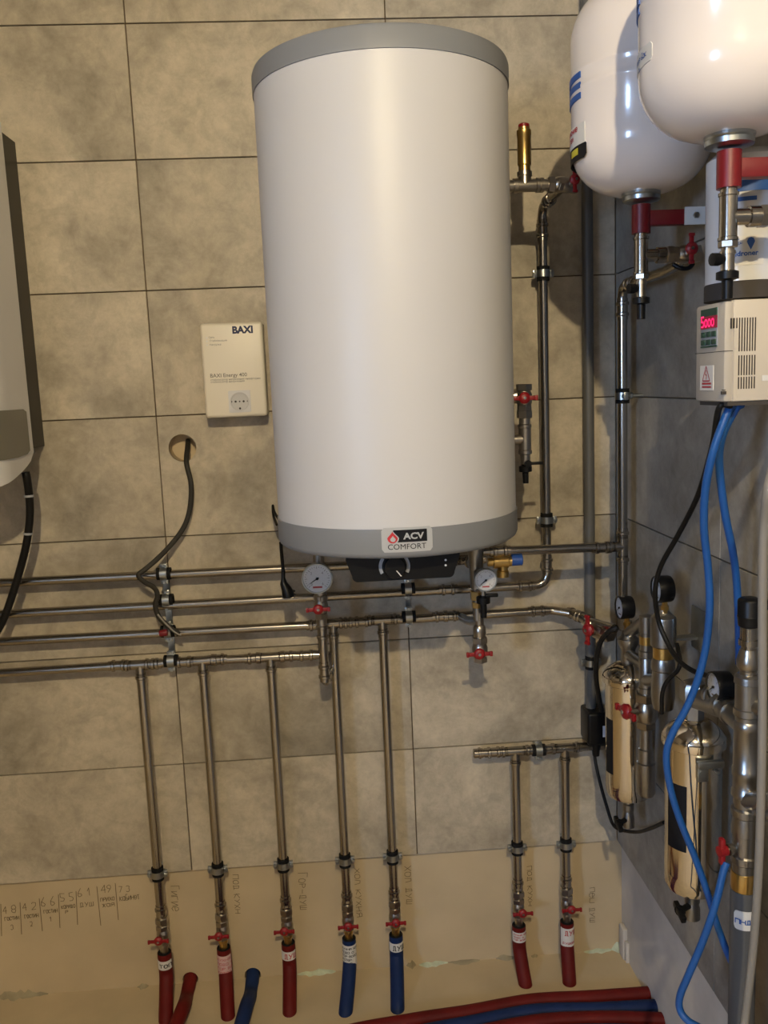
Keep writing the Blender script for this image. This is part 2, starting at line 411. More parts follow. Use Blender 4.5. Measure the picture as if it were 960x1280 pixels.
for k in (0, 1):
    part(wn, 'pane', MB().b3(XL-.068, XL-.062, wy0+.05+k*.425, wy0+.425+k*.425+.0, wz0+.05, wz1-.05), 'pane')

# foam and torn filler along the wall/floor seam
def lump(u0, u1, v, h, mt, seed):
    r = random.Random(seed); a, b = Q(u0, v, 0.01), Q(u1, v, 0.01); mb = MB(); n = max(5, int((u1-u0)/5))
    top = [V((a.x+(b.x-a.x)*i/n, 0.012, 0.0)) for i in range(n+1)]
    A = []
    for i, p in enumerate(top):
        k = math.sin(math.pi*min(1, max(0, i/n)))**.6*h*r.uniform(.35, 1.0)+.001; dd = r.uniform(.006, .016)*(.4+math.sin(math.pi*i/n))
        A.append([mb.b.verts.new(p+V((0, 0.006, k))), mb.b.verts.new(p+V((0, -dd*.6, k*.7))), mb.b.verts.new(p+V((0, -dd, -.002)))])
    for P, N in zip(A, A[1:]):
        for j in (0, 1): mb.b.faces.new((P[j], N[j], N[j+1], P[j+1]))
    part(wb, 'seam_lump', mb, mt, sharp=80)
lump(-20, 60, 1240, .022, 'torn', 1); lump(172, 186, 1236, .010, 'torn', 2); lump(372, 420, 1222, .012, 'foam', 3); lump(508, 520, 1208, .018, 'torn', 4)
lump(524, 560, 1208, .008, 'foam', 5); lump(560, 600, 1206, .006, 'torn', 6); lump(620, 645, 1203, .016, 'torn', 7); lump(664, 672, 1202, .006, 'torn', 8)
lump(730, 766, 1205, .008, 'foam', 9); lump(764, 782, 1207, .028, 'foam', 10)
ch = MB().box((1.1565, -.020, .045), (.014, .034, .09), .004).box((1.1585, -.044, .03), (.010, .016, .06), .003)
part(wr, 'plaster_chip', ch, 'greyplaster')

# pencil notes on the bare plaster
def wallplace(o, rot=False, slant=0.0, shear=0.0):
    def f(s, t):
        if rot: return V((o.x+t, 0.0113, o.z-s))
        return V((o.x+s, 0.0113, o.z+t+s*slant))
    return f
def note(o, txt, size, w=.0016, rot=False, length=None, jit=.35, adv=5.4):
    xs = length/(size/6*adv*(len(txt)-.3*txt.count(' ')-.2)) if length else 1.0
    mb = MB(); strokes(mb, txt, wallplace(o, rot, .04 if not rot else 0), size, w, jit, adv, xs); part(wb, 'pencil_note', mb, 'pencil')
def vline(u0, v0, u1, v1):
    a, b = Q(u0, v0, .0113), Q(u1, v1, .0113); mb = MB(); w = .0009
    mb.b.faces.new([mb.b.verts.new(p) for p in (a+V((-w, 0, 0)), a+V((w, 0, 0)), b+V((w, 0, 0)), b+V((-w, 0, 0)))]); part(wb, 'pencil_line', mb, 'pencil')
for a in ((25, 1128, 27, 1168), (49, 1123, 53, 1164), (73, 1118, 75, 1160), (95, 1114, 97, 1156), (121, 1108, 126, 1157), (144, 1104, 148, 1150), (1, 1130, 2, 1170)): vline(*a)
for u, v, t, s, l in ((4, 1142, '4 8', .020, .034), (6, 1151, 'гостин', .014, .038), (14, 1162, '3', .013, .006), (29, 1138, '4 2', .020, .034), (31, 1148, 'гостин', .014, .036), (38, 1158, '2', .013, .006),
                   (52, 1133, '6 6', .024, .036), (55, 1142, 'гостин', .014, .036), (62, 1152, '1', .014, .006), (76, 1127, '5 5', .022, .034), (77, 1136, 'коридо', .013, .036), (82, 1142, 'р', .012, .008),
                   (98, 1121, '6 1', .022, .032), (100, 1134, 'душ', .018, .036), (127, 1116, '49', .020, .026), (126, 1127, 'прихо', .015, .036), (128, 1134, 'жая', .014, .032), (149, 1116, '7 3', .018, .028), (150, 1126, 'кабинет', .017, .052)):
    note(Q(u, v, .0113), t, s, .0015, length=l)
for u, v, t, s, l in ((213, 1108, 'Гигие', .024, .072), (291, 1094, 'под кухн', .020, .112), (373, 1092, 'Гор-душ', .024, .106), (443, 1086, 'хол кухня', .021, .142), (506, 1083, 'хол душ', .024, .112), (659, 1083, 'под кухн', .018, .118), (737, 1110, 'пец душ', .020, .104)):
    note(Q(u, v, .0113), t, s, .0014, rot=True, length=l)

# ceiling lamp (behind the viewer, lights the room)
L = thing('ceiling_lamp', 'round ceiling lamp with a bare warm bulb', 'lamp', (LAMP.x, LAMP.y, ZC))
part(L, 'base', MB().lathe((LAMP.x, LAMP.y, ZC), (0, 0, -1), [(0, .07), (.02, .07), (.03, .05), (.03, .025), (.085, .022), (.085, 0)], 24), 'sock')
bl = part(L, 'bulb', MB().lathe(LAMP+V((0, 0, .06)), (0, 0, -1), [(0, .016)]+[(.015+.028*(1-math.cos(math.pi*k/8)), max(.0001, .028*math.sin(math.pi*k/8))) for k in range(1, 9)], 16), 'bulb')
M['bulb'].node_tree.nodes['Principled BSDF'].inputs['Emission Strength'].default_value = LAMP_W
M['bulb'].node_tree.nodes['Principled BSDF'].inputs['Base Color'].default_value = (0, 0, 0, 1)

# ------------------------------------------------------------------ water heater
HX, HY, HRAD = 0.561, -0.300, 0.2565
H = thing('water_heater', 'tall white wall-hung cylinder water heater with grey caps', 'water heater', (HX, HY, 1.252))
HC = V((HX, HY, 0)); Z = (0, 0, 1)
part(H, 'body', MB().lathe(HC+V((0, 0, 1.300)), Z, [(0, HRAD), (.872, HRAD)], 96), 'hw')
part(H, 'top_cap', MB().lathe(HC+V((0, 0, 2.163)), Z, [(0, .20), (0, HRAD+.0025), (.034, HRAD+.0025), (.041, HRAD), (.044, HRAD-.006), (.046, 0)], 96), 'hg')
part(H, 'bottom_cap', MB().lathe(HC+V((0, 0, 1.252)), Z, [(0, 0), (.0, HRAD-.02), (.003, HRAD-.006), (.008, HRAD), (.014, HRAD+.0025), (.060, HRAD+.0025), (.060, .20)], 96), 'hg')
part(H, 'wall_bracket', MB().b3(HX-.10, HX+.10, -.06, 0.0, 1.95, 1.99), 'zinc'); part(H, 'wall_bracket', MB().b3(HX-.10, HX+.10, -.06, 0.0, 1.40, 1.44), 'zinc')
pa, pb = Q(432, 700, -.49), Q(575, 700, -.49); zb = Q(500, 725, -.49).z
loop = [V((x, -.49, z)) for x, z in rrect(pa.x, pb.x, zb, 1.256, .012, 5)]
loop = [p+V(((pa.x+pb.x)/2-p.x, 0, 0))*(0.10 if p.z < zb+.02 else 0) for p in loop]
cp = part(H, 'control_panel', MB().prism(loop, (0, 1, 0), .16), 'black')
kc = Q(493, 708, -.492)
kn = part(H, 'knob', MB().lathe(kc, (0, -1, 0), [(0, .023), (.012, .0215), (.014, .020), (.014, 0)], 32), 'black')
part(kn, 'pointer', MB().prism([kc+V((dx, -.0141, dz)) for dx, dz in ((.002, -.006), (.004, -.006), (.013, -.017), (.011, -.018))], (0, -1, 0), .0006), 'paper')
for s in (-1, 1):
    mb = MB(); n = 8
    for k in range(n):
        a0, a1 = [math.radians(90+s*(52+66*(k+d)/n)) for d in (0, 1)]
        vs = [mb.b.verts.new(kc+V((r*math.cos(a), -.0006, r*math.sin(a)))) for r, a in ((.0245, a0), (.0245, a1), (.031, a1), (.031, a0))]
        mb.b.faces.new(vs)
    part(cp, 'scale_arc', mb, 'keyp')
for v in (700, 706.5):
    p = Q(557, v, -.4905); part(cp, 'indicator_light', MB().lathe(p, (0, -1, 0), [(0, .0022), (.001, .0022), (.0014, 0)], 10), 'dial')
ba, bz = QC(509, 674.5, HX, HY, HRAD+.0025); RB = HRAD+.0025
bw, bh = .0485, .0235
bd = part(H, 'badge', MB().cylpatch(HX, HY, RB, ba-bw/RB, ba+bw/RB, bz-bh, bz+bh, .0008, rc=.006), 'badge', 'silver badge with red flame, ACV and COMFORT')
def hp(off):
    def f(s, t, h=0.0): a = ba+s/RB; r = RB+off+h; return V((HX+r*math.sin(a), HY-r*math.cos(a), bz+t))
    return f
part(bd, 'badge_field', MB().cylpatch(HX, HY, RB, ba-.026/RB, ba+.038/RB, bz-.0045, bz+.019, .0012), 'ink')
def blob(pts, off, mt, name):
    mb = MB(); f = hp(off); mb.b.faces.new([mb.b.verts.new(f(*p)) for p in pts]); part(bd, name, mb, mt)
def drop(cx, cy, w, h, n=20):
    o = []
    for k in range(n):
        t = 2*math.pi*k/n; y = -math.cos(t); x = math.sin(t)*(math.sin(t/2)**1.2)
        o.append((cx+w*x*(1 if True else 0), cy+h*y*.5))
    o = []
    for k in range(n+1):
        a = -90+ (k/n)*180; o.append((cx+w*math.cos(math.radians(a))*(1 if a < 0 else (1-(a/90))**.75 if a < 90 else 0), cy+(h*.42*math.sin(math.radians(a)) if a < 0 else h*.58*(a/90))))
    o += [(2*cx-x, y) for x, y in o[::-1][1:-1]]
    return o
blob(drop(-.0275, .004, .0122, .0285), .0016, 'badge', 'flame_border')
blob(drop(-.0275, .004, .0098, .0235), .0019, 'flame', 'flame')
blob(drop(-.0268, .0020, .0052, .0125), .0022, 'badge', 'flame_core')
part(bd, 'badge_text', textmb('ACV', .0165, lambda x, y, h: hp(.0016)(x-.0065, y+.0015, h), bold=.0006, xs=1.15), 'badge')
part(bd, 'badge_text', textmb('COMFORT', .0148, lambda x, y, h: hp(.0012)(x-.0375, y-.0180, h), bold=0.0, xs=1.03), 'ink')
# plug and lead hanging below the heater
P = thing('heater_plug', 'black angled mains plug dangling under the water heater', 'plug', Q(357, 745, -.17))
y = -.17
part(P, 'cord', MB().tube(spline([Q(351, 678, -.19), Q(352, 692, -.18), Q(353, 703, y), Q(354, 716, y)]), .0042, 10), 'cable')
part(P, 'plug_body', MB().tube([Q(354, 712, y), Q(354, 722, y), Q(354.5, 729, y), Q(358, 736, y), Q(360, 742, y), Q(360.5, 746, y)], lambda t: .006+.012*min(1, max(0, (t-.2)*1.9)), 12, flat=.8), 'black')
part(P, 'pin', MB().cyl(Q(362, 740, y), Q(370, 744, y-.005), .0024, 8).cyl(Q(361, 736, y+.012), Q(369, 739, y+.008), .0024, 8), 'black')
T = thing('thin_cord', 'short black cord curling behind the left rim of the water heater', 'cord', Q(341, 645, -.06))
part(T, 'cord_loop', MB().tube(spline([Q(349, 650, -.10), Q(343, 640, -.07), Q(341, 632, -.05), Q(342, 645, -.05), Q(346, 656, -.09)]), .0032, 8), 'cable')

# ------------------------------------------------------------------ voltage stabiliser
D = .068
f00, f10, f11, f01 = Q(258, 523, -D), Q(334, 519.5, -D), Q(328, 401.5, -D), Q(248, 404.5, -D)
bx0, bx1 = (f00.x+f01.x)/2, (f10.x+f11.x)/2; bz0, bz1 = (f00.z+f10.z)/2, (f01.z+f11.z)/2
B = thing('voltage_stabiliser', 'cream white voltage stabiliser box with socket on tiled wall', 'stabiliser', ((bx0+bx1)/2, -D/2, bz0))
part(B, 'case', MB().b3(bx0, bx1, -D, -.012, bz0, bz1, .008, 3), 'stab')
part(B, 'back_plate', MB().b3(bx0+.004, bx1-.001, -.013, 0, bz0+.004, bz1-.004), 'slot')
def bp(dx, dz): return V((bx0+dx*(bx1-bx0), -D, bz0+dz*(bz1-bz0)))
def btext(t, size, x, z, mt, bold=0., xs=1.):
    p = bp(x, z); part(B, 'print', textmb(t, size, lambda a, b, h: p+V((a, -.0004, b)), bold, xs), mt)
btext('BAXI', .0225, .515, .885, 'navy', .0011, 1.0)
btext('BAXI Energy 400', .0125, .115, .430, 'greyink', .0001, 1.0)
for x, z, w in ((.12, .395, .66), (.12, .372, .44)):
    btext('стабилизатор напряжения инверторный'[:int(36*w/.68)], .0062, x, z, 'greyink')
for x, z, t in ((.115, .842, 'Сеть'), (.125, .806, 'Стабилизация'), (.125, .766, 'Нагрузка')): btext(t, .0060, x+.02, z, 'greyink')
for z in (.844, .808, .768):
    part(B, 'indicator_light', MB().lathe(bp(.105, z+.004), (0, -1, 0), [(0, .0018), (.0008, .0018), (.001, 0)], 8), 'dial')
sc = bp(.565, .165); so = MB()
for p in (V((-.028, 0, 0)),): pass
sp = part(B, 'socket_plate', MB().prism([sc+V((x, 0.001, z)) for x, z in rrect(-.026, .026, -.026, .026, .003, 3)], (0, -1, 0), .004), 'sock')
part(sp, 'socket_rim', MB().ring(sc+V((0, -.0045, 0)), (0, -1, 0), .0195, .022, .005, 28), 'sockdark')
part(sp, 'socket_well', MB().lathe(sc+V((0, -.0031, 0)), (0, -1, 0), [(0, .0195), (.0003, .0195), (.0003, 0)], 28), 'sockdark')
ho = MB()
for dx, dz, r in ((-.0095, 0, .0026), (.0095, 0, .0026), (0, 0, .0018), (0, -.0165, .0026), (-.019, 0, .002), (.019, 0, .002)):
    ho.lathe(sc+V((dx, -.0034, dz)), (0, -1, 0), [(0, r), (.0003, r), (.0003, 0)], 10)
part(sp, 'socket_hole', ho, 'slot')

# ------------------------------------------------------------------ gas boiler at the left
GX, GY0, GY1, GZ0, GZ1 = -0.266, -0.105, -0.37, 1.425, 2.19
G = thing('gas_boiler', 'white wall-hung gas boiler with smoked display at left', 'boiler', (GX-.22, -.18, 1.42))
def gprofile(off=0.0):
    pts = []; x1 = GX+off; x0 = GX-.45-off
    pts.append((x1, GY0)); pts.append((x1, -.25))
    for k in range(1, 9):
        a = math.radians(90*k/8); pts.append((x1-.12*(1-math.cos(a)), -.25-(abs(GY1)+off-.25)*math.sin(a)))
    for k in range(0, 9):
        a = math.radians(90-90*k/8); pts.append((x0+.12*(1-math.cos(a)), -.25-(abs(GY1)+off-.25)*math.sin(a)))
    pts.append((x0, GY0)); return pts
def gbot(y): t = min(1, max(0, (GY0-y)/.20)); return 1.462-.060*(t**.55)
mb = MB(); pr = gprofile(); lo, hi = [], []
for i, (x, y) in enumerate(pr): lo.append(mb.b.verts.new((x, y, gbot(y)))); hi.append(mb.b.verts.new((x, y, GZ1)))
# finer sampling along the straight sides
k = len(pr)
for i in range(k-1): mb.b.faces.new((lo[i], lo[i+1], hi[i+1], hi[i]))
bmesh.ops.subdivide_edges(mb.b, edges=[e for e in mb.b.edges if abs(e.verts[0].co.z-e.verts[1].co.z) < .2 and abs(e.verts[0].co.y-e.verts[1].co.y) > .1], cuts=5)
for v in mb.b.verts:
    if v.co.z < 1.6: v.co.z = gbot(v.co.y)
mb.b.faces.new(sorted([v for v in mb.b.verts if v.co.z > 1.7], key=lambda v: math.atan2(v.co.y+.2, v.co.x-GX+.225)))
part(G, 'front_cover', mb, 'gb')
part(G, 'bottom_tray', MB().b3(GX-.42, GX-.03, -.30, -.01, 1.455, 1.475), 'hg')
part(G, 'chassis_shadow', MB().b3(GX-.42, GX-.008, -.108, 0.0, 1.47, 2.176), 'chassis_shadow')  # back box, widened and coloured dark to stand in for the boiler's shadow strip
dz0, dz1 = 1.462, 1.562
pts = []
yy = [-.135-.115*k/6 for k in range(7)]
for z0 in (0,):
    mb = MB(); rngs = []
    po, pi_ = gprofile(.003), gprofile(-.002)
    for i in range(15):
        if i < 7: xo, yo, xi, yi = GX+.003, yy[i], GX-.002, yy[i]
        else: (xo, yo), (xi, yi) = po[i-5], pi_[i-5]
        za, zb_ = dz0-.004*min(1, i/4)+(.006 if i == 0 else 0), dz1-(.006 if i == 0 else 0)
        rngs.append([mb.b.verts.new(p) for p in ((xo, yo, za), (xo, yo, zb_), (xi, yi, zb_), (xi, yi, za))])
    for A, Bv in zip(rngs, rngs[1:]):
        for j in range(4): mb.b.faces.new((A[j], A[(j+1) % 4], Bv[(j+1) % 4], Bv[j]))
    mb.b.faces.new(rngs[0]); mb.b.faces.new(rngs[-1])
    part(G, 'display_window', mb, 'smoke', 'smoked dark display band')
C = thing('thick_cable', 'thick black cable hanging from the gas boiler', 'cable', Q(33, 590, -.12))
part(C, 'sheath', MB().tube(spline([Q(32, 590, -.15), Q(34, 600, -.148), Q(37, 625, -.13), Q(37, 650, -.12), Q(33, 680, -.11), Q(25, 712, -.10), Q(15, 745, -.095), Q(4, 775, -.09), Q(-10, 800, -.09)]), .0092, 12), 'cable')
part(C, 'cable_tie', MB().ring(Q(36, 620, -.135), (0, 0, 1), .009, .0108, .005, 14).ring(Q(35, 667, -.115), (0.1, 0, 1), .009, .0108, .005, 14), 'keyp')

# flat power cable from the hole
C = thing('power_lead', 'grey black twisted lead from round hole in the tile', 'cable', Q(234, 590, -.03))
part(C, 'sheath', MB().tube(spline([V((HOLE.x+.008, .045, HOLE.z+.018)), V((HOLE.x+.009, .02, HOLE.z)), Q(233, 578, -.006), Q(238, 600, -.018), Q(239, 618, -.022), Q(236, 642, -.028), Q(228, 662, -.035), Q(212, 683, -.05), Q(195, 700, -.07), Q(181, 712, -.082), Q(173, 719, -.086),
     Q(180, 727, -.086), Q(193, 735, -.082), Q(197, 745, -.082), Q(194, 756, -.084), Q(198, 770, -.085), Q(208, 781, -.086), Q(224, 793, -.086)]), .0062, 10, flat=.6), 'gcable')
part(C, 'core_wire', MB().tube(spline([Q(197, 768, -.088), Q(206, 778, -.089), Q(217, 789, -.089), Q(226, 794, -.088)]), .0022, 8), 'hose')
part(C, 'end_cap', MB().lathe(Q(199, 792, -.084), (1, 0, .1), [(0, 0), (.001, .0075), (.014, .009), (.020, .008), (.020, 0)], 12), 'redp')

# ------------------------------------------------------------------ pipes and press fittings
def sockp(mb, p, d, r, L=.024):
    mb.lathe(p, d, [(0, r+.0013), (L*.30, r+.0013), (L*.38, r+.0038), (L*.62, r+.0038), (L*.70, r+.0013), (L, r+.0013)], 18)
def coupling(root, p, d, r=.011):
    d = V(d).normalized(); mb = MB(); sockp(mb, V(p)-d*.024, d, r); sockp(mb, V(p), d, r); part(root, 'press_coupling', mb, 'steel')
def tee(root, p, d, b, r=.011, rb=None, arm=.026):
    rb = rb or r; d = V(d).normalized(); b = V(b).normalized(); p = V(p); mb = MB()
    mb.lathe(p-d*arm, d, [(0, r+.0013), (2*arm, r+.0013)], 18)
    sockp(mb, p-d*(arm+.018), d, r); sockp(mb, p+d*(arm-.006), d, r)
    mb.lathe(p, b, [(0, rb+.0013), (arm, rb+.0013)], 18); sockp(mb, p+b*(arm-.006), b, rb)
    part(root, 'press_tee', mb, 'steel')
PY = -.05
def run(name, label, pts, r=.011, base=None, R=.03, group=None):
    t = thing(name, label, 'pipe', base if base is not None else V(pts[0]), group)
    part(t, 'pipe', MB().tube(bend(pts, R) if len(pts) > 2 else pts, r, 18), 'steel'); return t

# top line
p1 = run('heating_pipe', 'upper steel pipe of the four lines running under water heater', [Q(-120, 734.5, PY), Q(598, 699, PY)])
tee(p1, Q(585, 699.7, PY), (1, 0, 0), (0, -1, 0))
# second line, turning up beside the heater
vx = Q(681, 500, PY).x; e2 = V((vx, PY, Q(681, 731, PY).z)); zt2 = Q(677, 258, PY).z
p2 = run('heating_pipe', 'second steel pipe line, turning upwards beside the water heater', [Q(-120, 774.5, PY), V((e2.x, PY, e2.z)), V((vx, PY, zt2)), V((vx, -.25, zt2+.005)), V((vx, -.25, Q(700, 236, -.25).z))], R=.035)
coupling(p2, Q(656, 732.5, PY), (1, 0, 0)); coupling(p2, V((vx, PY, e2.z+.052)), (0, 0, 1)); coupling(p2, V((vx, PY, zt2-.055)), (0, 0, 1)); coupling(p2, V((vx, -.115, zt2)), (0, 1, 0))
coupling(p2, Q(560, 737, PY), (1, 0, 0))
# third line
z3 = Q(400, 781, PY).z
e3 = Q(690, 763, PY)
p3 = run('heating_pipe', 'third steel pipe line, ending at red handle by filter', [Q(-120, 808.5, PY), Q(400, 781, PY), Q(690, 763, PY), Q(716, 767, -.07), Q(738, 777, -.13), Q(768, 786, -.235)], R=.03)
for u, v in ((395, 781.5), (432, 778.5), (452, 777.2), (552, 770.8), (562, 770.2), (672, 764)): coupling(p3, Q(u, v, PY), (1, 0, -.0))
coupling(p3, Q(718, 768, -.075), Q(738, 777, -.13)-Q(716, 767, -.07)); coupling(p3, Q(730, 773, -.108), Q(738, 777, -.13)-Q(716, 767, -.07))
# fourth line
p4 = run('heating_pipe', 'lowest steel pipe line feeding three risers with red valves', [Q(-120, 849, PY), Q(150, 832, PY), Q(386, 819, PY), Q(408, 818, PY), Q(409, 850, PY)], R=.02)
for u, v in ((148, 832), (190, 830), (230, 827.5), (272, 824.5), (318, 823), (358, 820.5), (383, 819.3)): coupling(p4, Q(u, v, PY), (1, 0, 0))

# ------------------------------------------------------------------ ball valves (prototype, axis = local z, handle towards -y)
def proto_valve(mtbody='nickel', wing=.024):
    v = bpy.data.objects.new('ball_valve', None); col.objects.link(v)
    lpart(v, 'body', MB().lathe((0, 0, -.020), Z, [(0, .0105), (.004, .0125), (.010, .0155), (.018, .0165), (.026, .0160), (.034, .0125), (.040, .0105)], 20), mtbody)
    lpart(v, 'end_nut', MB().hexn((0, 0, .014), Z, .0165, .013), mtbody); lpart(v, 'end_nut', MB().hexn((0, 0, -.026), Z, .0150, .011), mtbody)
    lpart(v, 'stem', MB().cyl((0, -.012, 0), (0, -.028, 0), .006, 12), mtbody)
    h = MB()
    h.lathe((0, -.024, 0), (0, -1, 0), [(0, .0105), (.006, .0118), (.009, .010), (.011, .005), (.011, 0)], 16)
    for s in (-1, 1):
        h.box((s*wing*.62, -.029, -.0005), (wing*.9, .0045, .0085), .0015)
        h.box((s*wing*1.0, -.030, -.0005), (.006, .006, .0105), .0015)
    hd = lpart(v, 'handle', h, 'red', 'red butterfly handle')
    lpart(hd, 'screw', MB().lathe((0, -.0345, 0), (0, -1, 0), [(0, .0035), (.0015, .003), (.0018, 0)], 8), 'zinc')
    return v
VP = proto_valve()
used = [False]
def axes(z, x):
    z = V(z).normalized(); x = V(x); x = (x-z*x.dot(z)).normalized(); y = z.cross(x)
    return Matrix((x, y, z)).transposed().to_euler()
def valve(loc, label, rot=(0, 0, 0), group=None, scale=1.0):
    o = VP if not used[0] else copytree(VP); used[0] = True
    o.location = loc; o.rotation_euler = rot; o.scale = (scale,)*3
    o['label'] = label; o['category'] = 'valve'
    if group: o['group'] = group
    return o

# ------------------------------------------------------------------ pipe clamps (prototype: pipe axis = local x, stud towards +y)
def proto_clamp():
    c = bpy.data.objects.new('pipe_clamp', None); col.objects.link(c)
    lpart(c, 'rubber_lining', MB().ring((0, 0, 0), (1, 0, 0), .0112, .0152, .034, 22), 'rubber')
    lpart(c, 'band', MB().ring((0, 0, 0), (1, 0, 0), .0152, .0172, .0165, 22), 'zinc')
    for s in (-1, 1):
        lpart(c, 'ear', MB().b3(-.009, .009, -.0045, .0045, s*.0155, s*.0250, .001), 'zinc')
        lpart(c, 'bolt', MB().hexn((0, -.0045, s*.0215), (0, -1, 0), .0048, .004).cyl((0, -.009, s*.0215), (0, .009, s*.0215), .0024, 8), 'zinc')
    lpart(c, 'stud', MB().cyl((0, .016, 0), (0, .0502, 0), .004, 10).hexn((0, .016, 0), (0, 1, 0), .0075, .007), 'zinc')
    return c
CP = proto_clamp(); cused = [False]
def clamp(loc, label, vert=False, rot=None, group='zinc pipe clamps with black rubber lining'):
    o = CP if not cused[0] else copytree(CP); cused[0] = True
    o.location = loc; o.rotation_euler = rot if rot else ((0, math.radians(90), 0) if vert else (0, 0, 0))
    o['label'] = label; o['category'] = 'clamp'; o['group'] = group
    return o
for (u, v), n in zip(((205, 717), (208, 750), (210, 789), (214, 826)), ('topmost', 'second', 'third', 'lowest')):
    clamp(Q(u, v, PY), n+' zinc clamp in the column of four beside the twisted lead')
clamp(Q(510, 736, PY), 'zinc clamp on second pipe line just below black control panel')
clamp(Q(511, 771, PY), 'zinc clamp on third pipe line below the control panel')
clamp(V((vx, PY, Q(678, 342, PY).z)), 'upper zinc clamp on the tall pipe right of the water heater', True)
clamp(V((vx, PY, Q(680, 650, PY).z)), 'lower zinc clamp on the tall pipe right of the water heater', True)
rail = thing('mounting_strip', 'narrow zinc strip behind the column of four clamps', 'strip', Q(209, 800, 0))
part(rail, 'strip', MB().prism([Q(204, 728, -.001), Q(212, 728, -.001), Q(220, 822, -.001), Q(212, 822, -.001)], (0, -1, 0), .003), 'zinc')
rail2 = thing('mounting_strip', 'short zinc strip between the two clamps under the control panel', 'strip', Q(510, 755, 0))
part(rail2, 'strip', MB().prism([Q(507, 742, -.001), Q(513, 742, -.001), Q(513, 768, -.001), Q(507, 768, -.001)], (0, -1, 0), .003), 'zinc')

# ------------------------------------------------------------------ risers with valves and insulated ends
ris = [  # tee px, insulation, label kind, floor px, handle, words
    ((175, 831), 'red', 'теп', (207, 1276), -1, 'first', 'gigie'), ((253, 826), 'red', 'lines', (285, 1271), -1, 'second', ''), ((338, 821.5), 'red', 'ДУШ', (362, 1266), -1, 'third', ''),
    ((416, 779.5), 'blue', 'block', (432, 1266), 0, 'fourth', ''), ((478, 775), 'blue', 'ДУШ', (497, 1262), 0, 'fifth', ''),
    ((644, 939), 'red', 'small', (657, 1231), 1, '', ''), ((706, 935), 'red', 'ДУШ2', (712, 1229), 1, '', '')]
names = ['below the lowest pipe line, riser with black printed tag', 'below the lowest pipe line, riser with long pale tag', 'below the lowest pipe line, riser with red lettered tag',
         'dropping from third pipe line to blue sleeve with long white tag', 'dropping from third pipe line to blue sleeve with short white tag',
         'dropping from the short manifold to red sleeve with small tag', 'dropping from the short manifold to red sleeve with tall tag']
tags = ['short white tag printed in black', 'long pale pink tag of several lines', 'white tag lettered in red, under lowest pipe', 'long white tag printed in black', 'short white tag lettered in black',
        'small red tag, under short manifold', 'tall red tag, under short manifold']
